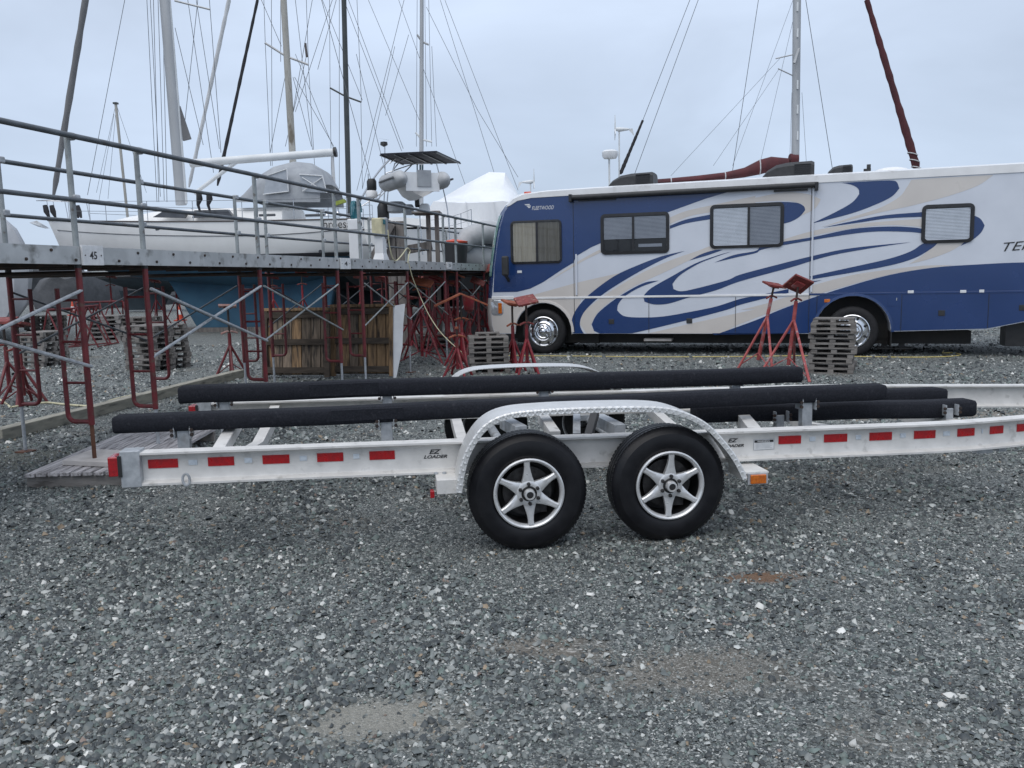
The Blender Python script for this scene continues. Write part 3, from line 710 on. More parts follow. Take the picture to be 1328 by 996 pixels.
blues = [c5([(955, 446), (850, 470), (740, 511), (640, 556), (560, 610), (490, 670), (445, 730), (432, 780), (442, 835), (492, 835), (470, 788), (482, 740), (522, 692), (582, 642), (662, 590), (762, 532), (870, 478)]),
         c5([(835, 583), (770, 592), (690, 632), (610, 685), (550, 737), (524, 785), (535, 815), (585, 834), (665, 834), (800, 806), (1000, 757), (1150, 717)]) + c6([(0, 732), (100, 706), (195, 684), (195, 668), (100, 688), (0, 708)]) + c5([(1100, 702), (980, 727), (850, 749), (740, 753), (672, 746), (642, 720), (648, 690), (682, 652), (752, 612)]),
         c5([(1172, 448), (1100, 468), (1000, 505), (900, 560), (800, 617), (762, 655), (768, 680), (812, 693), (880, 689), (970, 662), (1100, 627)]) + c6([(0, 637), (200, 582), (350, 537), (500, 508), (690, 479), (450, 503), (300, 533), (150, 570), (0, 610)]) + c5([(1150, 581), (1000, 621), (935, 632), (902, 622), (897, 598), (932, 558), (1012, 508), (1090, 476)]),
         c5([(975, 490), (1060, 466), (1130, 441), (1092, 442), (1030, 461)]),
         c5([(1090, 500), (1180, 465), (1281, 446)]) + c6([(100, 490), (285, 460), (450, 426), (600, 416), (700, 420), (735, 426), (735, 444), (680, 438), (560, 436), (450, 446), (285, 472), (100, 506)]) + c5([(1281, 456), (1200, 474)]),
         c6([(335, 420), (450, 395), (580, 371), (735, 358), (735, 377), (600, 383), (480, 400)]),
         c6([(935, 369), (968, 384), (986, 412), (970, 442), (930, 475), (888, 494), (930, 450), (938, 420)]),
         c6([(740, 484), (798, 481), (770, 506), (700, 545), (600, 574), (450, 602), (285, 630), (280, 617), (450, 580), (600, 546), (690, 515)]),
         c6([(410, 240), (600, 230), (634, 240), (642, 262), (610, 296), (540, 330), (440, 366), (288, 404), (380, 360), (450, 320), (480, 285), (476, 264), (450, 248)]),
         c5([(885, 330), (960, 301), (1070, 279), (1070, 300), (960, 319), (885, 344)]),
         c6([(0, 342), (60, 325), (150, 317), (225, 320), (256, 334), (262, 350), (240, 376), (205, 396), (172, 405), (172, 340), (100, 334), (0, 352)]),
         c6([(120, 668), (200, 648), (330, 632), (240, 654)])]
for P in blues: paint(P, 'rv_blue', .004)
low = c5([(1090, 834), (1281, 766)]) + c6([(150, 756), (285, 706), (420, 662), (600, 612), (780, 582), (960, 569), (1145, 561), (1328, 566)])
low = [tuple(p) for p in crom(low, 4)] + [(9.62, 1.82), (9.62, .8), (9.5, .75), (8.7, .63), (8.15, .51), (6.63, .47)] + arch(XW, .672, .46, .465) + [(5.2, .43), (3.4, .43)]
MB().sheet(low, lambda a, b: (a, -.004, b)).build('livery_panel', 'rv_blue', body, fix=False)
# wheel arch lips, belt trim, joints
for xc, r, mat in ((0, .605, 'rv_tan'), (XW, .665, 'rv_blue')):
    mb = MB(); rings = []
    for t in np.linspace(.0, math.pi, 22):
        rings.append([(xc + rr * math.cos(t), y, .455 + rr * math.sin(t)) for rr, y in ((r, -.022), (r + .045, -.016), (r + .05, .0), (r, .05))])
    mb.loft(rings, True, True).build('arch_lip', mat, rv, smooth=50)
MB().span((-1.09, -.014, 1.135), (5.16, -.005, 1.175)).build('belt_trim', 'rv_white', rv, bevel=.004)
MB().span((5.165, -.012, 1.14), (9.62, -.005, 1.175)).build('belt_trim', 'rv_blue', rv, bevel=.004)
mb = MB()
for x0, z0, z1 in ((.66, .44, 3.18), (5.16, .44, 3.18), (2.17, .44, 1.13), (3.83, .44, 1.13), (6.75, .47, 1.13), (8.16, .52, 1.13), (5.3, .44, 1.13)):
    MB().span((x0, -.0075, z0), (x0 + .009, -.005, z1)).build('panel_joint', 'rv_frame', rv)
MB().span((.70, -.03, 1.2), (.735, -.005, 2.02)).build('slide_trim', 'rv_silver', rv, bevel=.004)
MB().span((5.185, -.03, 1.2), (5.215, -.005, 3.1)).build('slide_trim', 'rv_silver', rv, bevel=.004)
# windows
def rrect(x0, x1, z0, z1, r, n=5):
    P = []
    for cx_, cz, a0 in ((x1 - r, z1 - r, 0), (x0 + r, z1 - r, 90), (x0 + r, z0 + r, 180), (x1 - r, z0 + r, 270)):
        P += [(cx_ + r * math.cos(R(a0 + 90 * k / n)), cz + r * math.sin(R(a0 + 90 * k / n))) for k in range(n + 1)]
    return P
def window(pa, pb, mull=None, kind='blind', fw_=.055):
    (x0, z1), (x1, z0) = VP(*pa), VP(*pb)
    # level the opening
    A_, B_ = rrect(x0, x1, z0, z1, .09), rrect(x0 + fw_, x1 - fw_, z0 + fw_, z1 - fw_, .06)
    rings = []
    for a, b in zip(A_, B_): rings.append([(a[0], -.006, a[1]), (a[0], -.026, a[1]), (b[0], -.030, b[1]), (b[0], -.006, b[1])])
    rings.append(rings[0]); w = MB().loft(rings, True).build('window', 'rv_frame', rv, smooth=40)
    mb = MB().sheet(B_, lambda a, b: (a, -.0075, b)); mb.build('window_shade_sheet', 'unlit_interior', w)  # flat dark sheet on the solid wall, painted as the unlit inside
    if mull is not None:
        xm = x0 + (x1 - x0) * mull; MB().span((xm - .022, -.029, z0 + fw_ - .01), (xm + .022, -.009, z1 - fw_ + .01)).build('mullion', 'rv_frame', w)
    def pane(xa, xb, mat): MB().add([(xa, -.019, z0 + fw_ - .005), (xb, -.019, z0 + fw_ - .005), (xb, -.019, z1 - fw_ + .005), (xa, -.019, z1 - fw_ + .005)], [(0, 1, 2, 3)]).build('pane', mat, w)
    xm = x0 + (x1 - x0) * mull if mull else None
    if mull: pane(x0 + fw_ - .005, xm, 'glass_dark' if kind == 'half' else 'glass'); pane(xm, x1 - fw_ + .005, 'glass_dark')
    else: pane(x0 + fw_ - .005, x1 - fw_ + .005, 'glass')
    if kind == 'curtain':
        mb = MB(); rings = []; k = 0
        for x in np.linspace(x0 + fw_ + .02, x1 - fw_ - .01, 70):
            y = -.0125 + .0032 * math.sin(x * 75 + 2 * math.sin(x * 11)); rings.append([(x, y, z0 + fw_ + .01), (x, y, z1 - fw_ - .01)])
        mb.loft(rings, False).build('curtain', 'curtain', w, smooth=60)
    else:
        zlo = z0 + fw_ + (.33 * (z1 - z0) if kind == 'half' else .02)
        mb = MB(); z = z1 - fw_ - .02
        while z > zlo:
            mb.add([(x0 + fw_ + .01, -.009, z), (x1 - fw_ - .01, -.009, z), (x1 - fw_ - .01, -.0150, z - .021), (x0 + fw_ + .01, -.0150, z - .021)], [(0, 1, 2, 3)]); z -= .025
        tag(mb.build('blind', 'blind', w, fix=False), kind='stuff')
        if kind == 'half':
            MB().span((x0 + .75, -.014, z0 + .13), (x1 - .14, -.012, z0 + .19)).build('window_card', 'blind', w)
    return w
window((662, 287), (729, 341), .52, 'curtain', .035)
window((779, 278), (868, 328), .48, 'half')
window((921, 266), (1016, 320), .53, 'blind2')
window((1196, 266), (1262, 314), None, 'blind')
# windscreen wraps the front
mb = MB(); rings = []
for y, bul in ((.05, .05), (.12, .1), (.22, .165), (.4, .22), (.6, .265), (1.25, .305), (1.9, .265), (2.28, .165), (2.45, .05)):
    rg = []
    for z in np.linspace(1.62, 2.86, 8):
        x = np.interp(z, [p[1] for p in front], [p[0] for p in front]); rg.append((x - bul * min(1, (-.15 - x) / .5) - .012, y, z))
    rings.append(rg)
mb.loft(rings, False).build('windscreen', 'glass_green', rv, smooth=60)
# mirror, lamps, badges
mm = MB().span((-.78, -.30, 1.62), (-.64, -.20, 2.02)).build('mirror', 'plastic_black', rv, bevel=.03)
MB().bar((-.72, -.25, 1.66), (-.72, .0, 1.52), .05, .05).build('mirror_arm', 'plastic_black', mm)
hl = MB().loft([[(x - .01, -.012, z) for x, z in rrect(-1.1, -.86, .82, 1.10, .06)], [(x - .01, -.004, z) for x, z in rrect(-1.11, -.84, .80, 1.12, .07)]], True, True).build('headlight', 'headlight', rv, smooth=40)
MB().span((-.96, -.02, .84), (-.88, -.008, 1.06)).build('indicator', 'amber', hl, bevel=.01)
MB().span((-1.10, -.02, 1.13), (-.62, -.004, 1.2)).build('front_trim', 'rv_white', rv, bevel=.01)
a = VP(1069, 390); MB().span((a[0], -.018, a[1] - .03), (a[0] + .1, -.004, a[1] + .03)).build('side_marker', 'amber', rv, bevel=.004)
for px, py in ((793, 417), (894, 416), (1221, 406), (1326, 399)):
    a = VP(px, py); MB().span((a[0] - .055, -.014, a[1] - .05), (a[0] + .055, -.004, a[1] + .05)).build('latch', 'plastic_black', rv, bevel=.012)
for px, py, w_ in ((674, 352.5, .05), (1181, 378.5, .05), (1249, 378, .05), (1273, 377.5, .04)):
    a = VP(px, py); MB().span((a[0] - w_, -.015, a[1] - .025), (a[0] + w_, -.004, a[1] + .025)).build('small_lamp', 'white_plastic', rv, bevel=.005)
a = VP(1151, 397); MB().span((a[0], -.008, a[1]), (a[0] + .23, -.0045, a[1] + .22)).build('filler_door', 'rv_blue', rv, bevel=.003)
MB().span((a[0] + .14, -.016, a[1] + .1), (a[0] + .155, -.008, a[1] + .15)).build('filler_latch', 'chrome', rv)
p0 = VP(690, 272.5); text('lettering', 'FLEETWOOD', 'label_white', rv, lambda a, b, t: (p0[0] + a, -.0065, p0[1] + b), .075, .46, shear=.3, bold=.0)
mb = MB(); q = VP(681.5, 271)
for k, (xa, xb, dz) in enumerate(((0, .10, .075), (.04, .12, .045), (.065, .11, .018))): mb.add([(q[0] + xa, -.0065, q[1] + dz), (q[0] + xb, -.0065, q[1] + dz), (q[0] + xb - .012, -.0065, q[1] + dz + .02), (q[0] + xa - .018, -.0065, q[1] + dz + .02)], [(0, 1, 2, 3)])
mb.build('winged_emblem', 'label_white', rv, fix=False)
p1 = VP(1301, 326); text('lettering', 'TERRA', 'black_ink', rv, lambda a, b, t: (p1[0] + a, -.0065, p1[1] + b + .06 * a), .15, .8, shear=.35)
# awning roller
(xa, za), (xb, zb_) = VP(741, 258), VP(1059, 239)
aw = MB().tube((xa, -.07, 3.135), (xb, -.07, 3.155), .052, 14).build('awning', 'plastic_black', rv, smooth=40)
for x in (xa, xb): MB().span((x - .03, -.13, 3.05), (x + .03, -.002, 3.2)).build('awning_bracket', 'rv_frame', aw, bevel=.008)
for x, l in ((xa + .15, .75), (xb - .75, .6)): MB().span((x, -.05, 3.06), (x + l, -.012, 3.095)).build('awning_arm', 'plastic_black', aw)
# roof units
def roof_unit(px0, px1, py, h, name, y0=.9, y1=1.6):
    x0, x1 = VP(px0, py, y0)[0], VP(px1, py, y0)[0]; L = x1 - x0; zb = 3.38
    prof = [(0, 0), (.0, .3 * h), (.1 * L, .62 * h), (.28 * L, .88 * h), (.5 * L, .97 * h), (.95 * L, h), (L, .94 * h), (L, 0)]
    rings = []
    for y, k in ((y0, .78), (y0 + .07, .95), (y0 + .2, 1), (y1 - .2, 1), (y1 - .07, .95), (y1, .78)):
        rings.append([(x0 + x, y, zb - .06 + z * k) for x, z in prof])
    u_ = MB().loft(rings, True, True).build(name, 'plastic_black', rv, smooth=35)
    for k in range(8): MB().span((x0 + L * .62, y0 - .012, zb + .02 + k * h * .085), (x0 + L * .93, y0 + .02, zb + .02 + k * h * .085 + .008)).build('louvre', 'rv_frame', u_)
roof_unit(788, 847, 240, .36, 'roof_air_conditioner'); roof_unit(988, 1056, 230, .40, 'roof_air_conditioner'); roof_unit(1072, 1106, 222, .29, 'roof_vent')
x, z = VP(1125, 222, 1.2); mb = MB().tube((x, 1.2, 3.35), (x, 1.2, 3.5), .015, 6); mb.span((x - .07, 1.18, 3.46), (x + .06, 1.22, 3.52)); mb.box((x + .02, 1.2, 3.56), (.07, .05, .08)); mb.build('roof_aerial', 'plastic_black', rv)
x = VP(1157, 222, 1.2)[0]; MB().lathe([(.36, 0), (.35, .06), (.28, .13), (.15, .165), (.001, .175)], (x, 1.3, 3.36), (0, 0, 1), 20).build('satellite_dome', 'rv_white', rv, smooth=50)
x = VP(678, 250)[0]; MB().span((x - .05, .25, 3.27), (x + .09, .32, 3.33)).build('clearance_lamp', 'cone_orange', rv, bevel=.01)
# wheels
def rv_wheel(x):
    t = MB().lathe([(.305, -.02), (.32, .0), (.36, .012), (.42, .004), (.452, -.02), (.462, -.05), (.462, -.2), (.45, -.23), (.36, -.25), (.27, -.24)], (x, .02, .46), (0, -1, 0), 48).build('wheel', 'rubber_dark', rv, smooth=35)
    r_ = MB().lathe([(.308, -.012), (.312, .01), (.298, .018), (.285, .0), (.275, -.03), (.22, -.035), (.175, -.01), (.16, .02), (.13, .03), (.115, .022), (.1, .03), (.085, .045), (.055, .05), (.05, .075), (.03, .085), (.0001, .087)], (x, .02, .46), (0, -1, 0), 40).build('wheel_cover', 'chrome', t, smooth=35)
    for k in range(8):
        a = 2 * math.pi * (k + .5) / 8; MB().lathe([(.0001, .002), (.026, .0)], (x + .248 * math.cos(a), .05 - .005, .46 + .248 * math.sin(a)), (0, -1, 0), 10).build('hand_hole_shade', 'black', r_)  # flat black discs painted as the shade inside the hand holes
        a = 2 * math.pi * k / 8; MB().lathe([(.0001, .03), (.014, .026), (.016, 0)], (x + .135 * math.cos(a), -.008, .46 + .135 * math.sin(a)), (0, -1, 0), 7).build('wheel_nut', 'chrome', r_, smooth=40)
    return t
rv_wheel(0.); rv_wheel(XW)
for x in (0, XW): MB().lathe([(.27, 0), (.45, 0), (.46, .05), (.46, .2), (.36, .25)], (x, 2.2, .46), (0, 1, 0), 32).build('wheel', 'rubber_dark', rv, smooth=35)
MB().span((XW + .66, -.0, .18), (XW + .68, .45, .52)).build('mud_flap', 'black', rv)
for x in (6.9 - .35, 7.2 - .35):
    mb = MB().span((x - .05, .5, .13), (x + .05, .6, .48)); mb.span((x - .14, .4, .1), (x + .14, .7, .13)); mb.build('levelling_jack', 'black', rv)
MB().span((8.5, .2, .18), (9.62, .6, .7)).build('rear_mud_guard', 'black', rv)
MB().span((2.05, .15, .26), (2.6, .55, .31)).build('entry_step', 'plywood', rv)
for x in (1.0,): MB().span((x - .3, .3, .2), (x + .1, .7, .42)).build('front_suspension', 'chassis', rv)
# ================================================================== scaffold walkway
SB = G(123, 597, .15)
_sd0 = ray(935, 349.0); MS = frame((SB[0], SB[1], 0), _sd0[:2])    # x along the walkway, y to its far side, z up
_sn = np.array(MS.to_3x3() @ Vector((0, 1, 0)))
def SP(x, y, yo=0.):
    return loc(MS, PL(x, y, np.array(MS @ Vector((0, yo, 0))), _sn))
walk = thing('scaffold_walkway', 'raised boatyard walkway on red scaffold frames with grey pipe railings', 'walkway', MS)
SW = 1.53
secs = [[-4.1, -2.05, 0.0], [.85, 2.88, 4.95], [5.77, 7.68, 9.72], [10.5, 12.55, 14.6], [15.4, 17.4]]
dz_ = lambda x: -.006 * x                                          # the far end sits slightly lower
def frame_at(x, zbase):
    dz = dz_(x)
    f = MB().tube((x, 0, .46), (x, 0, 1.80 + dz), .0265, 10).build('scaffold_frame', 'scaffold_red', walk, smooth=40)
    MB().tube((x, SW, .46), (x, SW, 1.80 + dz), .0265, 10).build('leg', 'scaffold_red', f, smooth=40)
    for y0, s in ((0, 1), (SW, -1)):
        yi = y0 + s * .23
        pts = [(x, y0, .485)] + [(x, yi - s * .07 + s * .07 * math.sin(t), .485 + .07 - .07 * math.cos(t)) for t in np.linspace(0, math.pi / 2, 6)] + [(x, yi, 1.62 + dz)]
        MB().path(pts, .0195, 8).build('inner_tube', 'scaffold_red', f, smooth=40)
        for z in (.82, 1.17, 1.52): MB().tube((x, y0, z), (x, yi, z), .0125, 6).build('rung', 'scaffold_red', f, smooth=40)
        MB().tube((x, y0, zbase if y0 == 0 else .02), (x, y0, .48), .017, 8).build('base_leg', 'rust' if x == 0 and y0 == 0 else 'galvanised', f, smooth=40)
        zb = zbase if y0 == 0 else 0
        MB().span((x - .07, y0 - .07, zb), (x + .07, y0 + .07, zb + .012)).build('base_plate', 'rust', f)
    for z in ((1.62, 1.745) if x < -1 else (1.745,)):
        MB().tube((x, 0, z + dz), (x, SW, z + dz), .021, 8).build('header_tube', 'thread_steel', f, smooth=40)
    for y0 in (0, SW):
        p = MB().tube((x, y0, 1.80 + dz), (x, y0, 2.875 + dz), .0245, 10).build('guard_post', 'rail_steel', walk, smooth=40)
        MB().tube((x, y0, 1.785 + dz), (x, y0, 1.815 + dz), .029, 10).build('post_collar', 'black', p, smooth=40)
        mb = MB()
        for z in (2.355, 2.855):
            MB().box((x + .02, y0 - .01, z + dz), (.07, .066, .062)).build('rail_clamp', 'galvanised', p, bevel=.012)
for sec in secs:
    for x in sec: frame_at(x, .155 if x == 0 else 0.0)
X0, X1 = -4.6, 17.6
for y0 in (0, SW):
    for z in (2.34, 2.855):
        yr = y0 - .045 if y0 == 0 else y0 + .045
        MB().tube((X0, yr, z + dz_(X0)), (X1, yr, z + dz_(X1)), .0235 if z > 2.5 else .02, 10).build('guard_rail', 'rail_dark', walk, smooth=40)
# edge beams in lengths, with bolts
cuts = [-4.6, .08, 5.36, 10.1, 15., 17.6]
def bolts(a, b, y, parent):
    mb = MB(); x = a + .12; k = 0
    while x < b - .05:
        mb.lathe([(.0001, .012), (.008, .011), (.012, .010), (.013, 0)], (x, y, (1.85 if k % 2 else 1.925) + dz_(x)), (0, -1, 0), 8); x += .26; k += 1
    tag(mb.build('bolts', 'thread_steel', parent), kind='stuff')
for a, b in zip(cuts[:-1], cuts[1:]):
    for y0, s in ((-.035, 1), (SW + .035, -1)):
        rings = []
        for x in (a + .006, b - .006):
            z = dz_(x); pr_ = [(0, 1.815), (0, 1.962), (.05, 1.962), (.05, 1.952), (.008, 1.952), (.008, 1.825), (.05, 1.825), (.05, 1.815)]
            rings.append([(x, y0 + s * yy, zz + z) for yy, zz in pr_])
        o = MB().loft(rings, True, True).build('edge_beam', 'deck_alu', walk)
        if s == 1: bolts(a, b, y0, o)
# deck boards and joists
nb = 7
for a, b in zip(cuts[:-1], cuts[1:]):
    for k in range(nb):
        y0 = .03 + k * (SW - .06) / nb
        MB().bar((a + .01, y0 + .1, 1.925 + dz_(a)), (b - .01, y0 + .1, 1.925 + dz_(b)), .195, .04).build('deck_board', 'deck_wood_dark', walk)
x = X0 + .4
while x < X1:
    MB().span((x - .025, .02, 1.80 + dz_(x)), (x + .025, SW - .02, 1.90 + dz_(x))).build('joist', 'thread_steel', walk); x += .68
# cross braces on both sides of every bay
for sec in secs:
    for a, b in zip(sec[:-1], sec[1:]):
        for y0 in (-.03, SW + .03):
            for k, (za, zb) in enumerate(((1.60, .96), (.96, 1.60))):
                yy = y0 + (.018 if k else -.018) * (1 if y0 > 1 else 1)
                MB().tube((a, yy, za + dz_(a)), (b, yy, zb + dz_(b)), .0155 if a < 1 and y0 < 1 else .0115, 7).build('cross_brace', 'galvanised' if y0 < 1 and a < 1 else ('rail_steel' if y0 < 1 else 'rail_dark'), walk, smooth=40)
# berth number plates on the edge beam
def plate(px0, py0, px1, py1, s_, tw):
    a, b = SP(px0, py1, -.04), SP(px1, py0, -.04); z0, z1 = a[2] - .0, b[2]
    o = MB().span((a[0], -.058, z0), (b[0], -.0385, z1)).build('number_plate', 'label_white', walk, bevel=.002)
    h = (z1 - z0) * .40; xc = (a[0] + b[0]) / 2 - tw / 2
    text('numerals', s_, 'black_ink', o, lambda p, q, t: (xc + p, -.0605, z0 + (z1 - z0) * .3 + q), h, tw, bold=.015)
    for sx in (.12, .88): MB().lathe([(.0001, .003), (.006, .0025), (.006, 0)], (a[0] + (b[0] - a[0]) * sx, -.058, (z0 + z1) / 2), (0, -1, 0), 8).build('plate_screw', 'thread_steel', o)
plate(106, 319, 131, 344, '45', .085)
plate(441, 335, 453, 349, '4', .10)
plate(579, 340, 585, 349, '3', .10)
# loose ends of the guard rail mesh on the walkway: service pedestals
def pedestal(px, w, h, label, kind):
    p = SP(px, 330, .75); Mx = MS @ Matrix.Translation((p[0], .75, 1.946 + dz_(p[0])))
    o = thing('power_pedestal', label, 'pedestal', Mx, 'white service pedestals on the walkway')
    if kind == 0:
        MB().span((-w / 2, -w / 2, 0), (w / 2, w / 2, h * .74)).build('column', 'white_plastic', o, bevel=.01)
        hd = MB().span((-w * .62, -w * .56, h * .74), (w * .62, w * .56, h)).build('head', 'white_plastic', o, bevel=.02)
        MB().span((-w * .4, -w * .6, h * .82), (-w * .02, -w * .55, h * .95)).build('outlet', 'teal', hd, bevel=.006)
        MB().span((w * .18, -w * .6, h * .85), (w * .30, -w * .55, h * .92)).build('switch', 'black', hd)
        for a0, c0 in ((-.3, -.2), (.75, .3)):
            pts = [(a0 * w + .055 * math.cos(t), -.05 + .004 * t, h + .12 + .17 * math.sin(t)) for t in np.linspace(0, 6 * math.pi, 44)]
            MB().path(pts, .011, 6).build('coiled_hose', 'teal', o, smooth=40)
    else:
        MB().loft([[(-w * .75, -w * .6, 0), (w * .75, -w * .6, 0), (w * .75, w * .6, 0), (-w * .75, w * .6, 0)], [(-w * .42, -w * .4, .18), (w * .42, -w * .4, .18), (w * .42, w * .4, .18), (-w * .42, w * .4, .18)], [(-w * .42, -w * .4, h * .7), (w * .42, -w * .4, h * .7), (w * .42, w * .4, h * .7), (-w * .42, w * .4, h * .7)]], True, True).build('column', 'white_plastic', o)
        hd = MB().span((-w * .75, -w * .5, h * .62), (w * .1, w * .5, h)).build('head', 'cord_pale', o, bevel=.02)
        MB().span((w * .12, -w * .62, h * .55), (w * .55, w * .3, h * 1.02)).build('meter_box', 'canvas_grey', o, bevel=.03)
        MB().span((-w * .45, -w * .56, h * .86), (w * .05, -w * .5, h * .97)).build('outlet', 'teal', hd, bevel=.006)
pedestal(462, .17, .72, 'slim white power pedestal with coiled blue hoses on the walkway', 0)
pedestal(494, .20, .80, 'white flared pedestal with grey meter box and yellow hose on the walkway', 1)
# pale hose looped from the railing
pts = [SP(*p, -.07) for p in ((503, 298), (505, 318), (509, 334), (514, 338), (521, 331), (528, 322), (532, 325), (530, 332), (529, 341))]
o = MB().path(crom(pts, 6), .010, 6).build('hose_loop', 'cord_pale', None, smooth=50); o.matrix_world = MS
tag(o, 'pale hose hanging in a loop from the walkway railing', 'hose')
pts = [SP(530, 341, -.08), SP(535, 360, -.10), SP(545, 385, -.15)] + [loc(MS, PY(x, y, Y)) for x, y, Y in ((556, 408, 14.6), (569, 428, 14.3), (583, 443, 14.1), (598, 456, 14.0))] + [loc(MS, G(606, 478) + np.array([0, 0, .02]))]
o = MB().path(crom(pts, 6), .008, 6).build('extension_cord', 'cord_pale', None, smooth=50); o.matrix_world = MS
tag(o, 'pale yellow cord slanting down from the walkway to the red stands', 'cord')
# ================================================================== boats
def hull_fn(L, B, zs0, zs1, zwl, zb, ovh=1.3, fullness=.72, sag=.12):
    def sec(t):
        f = math.sin(min(1, t / .62) * math.pi / 2) ** .8 if t < .62 else 1 - (1 - fullness) * ((t - .62) / .38) ** 2
        hb = max(.004, B / 2 * f)
        zsh = zs0 + (zs1 - zs0) * t - sag * math.sin(math.pi * t)
        zk = zb + (zwl + .05 - zb) * (1 - t) ** 3 + (max(0, (t - .62) / .38) ** 2) * (zwl - zb + .02)
        return hb, zsh, min(zk, zsh - .05)
    def pt(t, q, s):
        hb, zsh, zk = sec(t)
        z = zsh - (zsh - zk) * q; w = hb * math.sqrt(max(0, 1 - q ** 2.6))
        x = t * L + ovh * (1 - t) ** 3 * (zsh - z) / max(.1, zsh - zwl)
        return (x, B / 2 + s * w, z)
    return sec, pt
def yacht(name, label, Mx, L, B, zs0, zs1, zwl, zb, top='gelcoat', bot='antifoul_blue', keel=None, keel_mat=None, group=None, detail=True, ovh=1.3, full=.72, stripe='stripe', nt_=22):
    o = thing(name, label, 'sailboat', Mx, group)
    sec, pt = hull_fn(L, B, zs0, zs1, zwl, zb, ovh, full)
    T = np.linspace(0, 1, nt_)
    def strip(qa, qb, n, mat, nm, off=0.):
        rp, rs = [], []
        for t in T:
            hb, zsh, zk = sec(t); k = lambda z: max(0, min(1, (zsh - z) / (zsh - zk)))
            q0, q1 = qa(zsh, k), qb(zsh, k)
            rg = [pt(t, q, -1) for q in np.linspace(q0, q1, n)]
            rg2 = [pt(t, q, 1) for q in np.linspace(q1, q0, n)]
            rp.append([(p[0], p[1] - off, p[2]) for p in rg] + [(p[0], p[1] + off, p[2]) for p in rg2])
        mb = MB().loft(rp, False); m = len(rp[-1]); b0 = len(mb.v) - m; mb.f.append(tuple(range(b0, b0 + m)))
        return mb.build(nm, mat, o, smooth=60)
    strip(lambda z, k: 0, lambda z, k: k(zwl), 7, top, 'topsides')
    strip(lambda z, k: k(zwl), lambda z, k: 1., 7, bot, 'underbody')
    if stripe: strip(lambda z, k: k(zwl + .09), lambda z, k: k(zwl - .03), 3, stripe, 'boot_stripe', .006)
    rings = []
    for t in T:
        hb, zsh, zk = sec(t); rings.append([(t * L, B / 2 + hb * a, zsh + .06 * (1 - a * a) * min(1, hb)) for a in np.linspace(-1, 1, 7)])
    MB().loft(rings, False).build('deck', top if top == 'gelcoat' else 'canvas_grey', o, smooth=60)
    if detail:
        for s in (-1, 1): MB().path([np.array(pt(t, 0, s)) + np.array([0, s * .012, .0]) for t in T], .022, 6).build('rub_rail', 'rub_rail', o, smooth=50)
    if keel:
        P = [(p[0], p[1]) for p in keel]; xm = sum(p[0] for p in P) / len(P)
        mb = MB().prism(P, lambda a, b, t: (a, B / 2 + t * (1 if b > zb - .3 else .8), b), -.16, .16); mb.build('keel', keel_mat or bot, o, bevel=.05)
    return o, sec, pt
def lp(Mx, x, y, Y): return loc(Mx, PY(x, y, Y))
def wire(o, Mx, a, b, Y, r=.009, name='stay', mat='wire', n=5, Yb=None):
    A_, B_ = lp(Mx, *a, Y), lp(Mx, *b, Yb or Y)
    if a[1] <= 16: A_ = B_ + (A_ - B_) * max(1, (14.2 - B_[2]) / (A_[2] - B_[2]))      # carried on up the rig
    return MB().tube(A_, B_, r, n).build(name, mat, o)
def spar(o, Mx, a, b, Y, wpx, name='mast', mat='mast_alu', n=12, taper=1., sx=1., up=0.):
    """a = upper point in the picture (may be carried further up), b = foot"""
    A_, B_ = lp(Mx, *a, Y), lp(Mx, *b, Y); w = wpx * Y / F_PX / 2
    if up: A_ = B_ + (A_ - B_) * (up / max(.1, A_[2] - B_[2]))
    return MB().path([A_, (A_ + B_) / 2, B_], [w * taper, w, w], n, True, sx).build(name, mat, o, smooth=50)
def furled(o, Mx, a, b, Y, w0, w1, mat, name='furled_sail', up=0.):
    A_, B_ = lp(Mx, *a, Y), lp(Mx, *b, Y)
    if up: A_ = B_ + (A_ - B_) * (up / (A_[2] - B_[2]))
    P = [A_ + (B_ - A_) * t for t in np.linspace(0, 1, 26)]
    rr = [(w0 + (w1 - w0) * t) * Y / F_PX / 2 * (1 + .1 * math.sin(t * 61) + .06 * math.sin(t * 143)) * (1 if t < .97 else .5) for t in np.linspace(0, 1, 26)]
    return MB().path(P, rr, 9).build(name, mat, o, smooth=60)
def spreader(o, Mx, pts, Y, r=.025, mat='mast_alu'):
    return MB().path([lp(Mx, *p, Y) for p in pts], r, 6).build('spreader', mat, o, smooth=40)

# ---- white sloop lying bow to the left behind the walkway
pb, ps = PY(62, 284, 28.6), PY(500, 285, 27.2)
BA = 3.5; _d = nrm((ps - pb)[:2])
MA = frame((pb[0] + _d[1] * BA / 2, pb[1] - _d[0] * BA / 2, 0), _d); LA = float(np.linalg.norm((ps - pb)[:2]))
YA = 29.9
mid = np.array(MA @ Vector((LA * .4, BA / 2, 0))); _an = np.array(MA.to_3x3() @ Vector((0, 1, 0)))
def AP(x, y, yo=BA / 2): return loc(MA, PL(x, y, np.array(MA @ Vector((0, yo, 0))), _an))
kz = [AP(*p) for p in ((213, 352), (236, 389), (258, 427), (425, 427), (440, 352))]
A, secA, ptA = yacht('sailboat', 'white sloop with grey furled headsail and broesai on its quarter behind the walkway', MA, LA, BA, 3.74, 3.40, 2.33, 1.35,
                     keel=[(k[0], max(.12, k[2])) for k in kz], ovh=.55)
MB().span((3.6, BA / 2 - .4, 0), (8.4, BA / 2 + .4, .13)).build('keel_block', 'wood_pile', A)
for s in (-1,): 
    P = [np.array(ptA(t, .22, s)) + np.array([0, s * .006, 0]) for t in np.linspace(.03, .97, 30)]
    MB().path(P, .011, 5).build('cove_line', 'stripe', A)
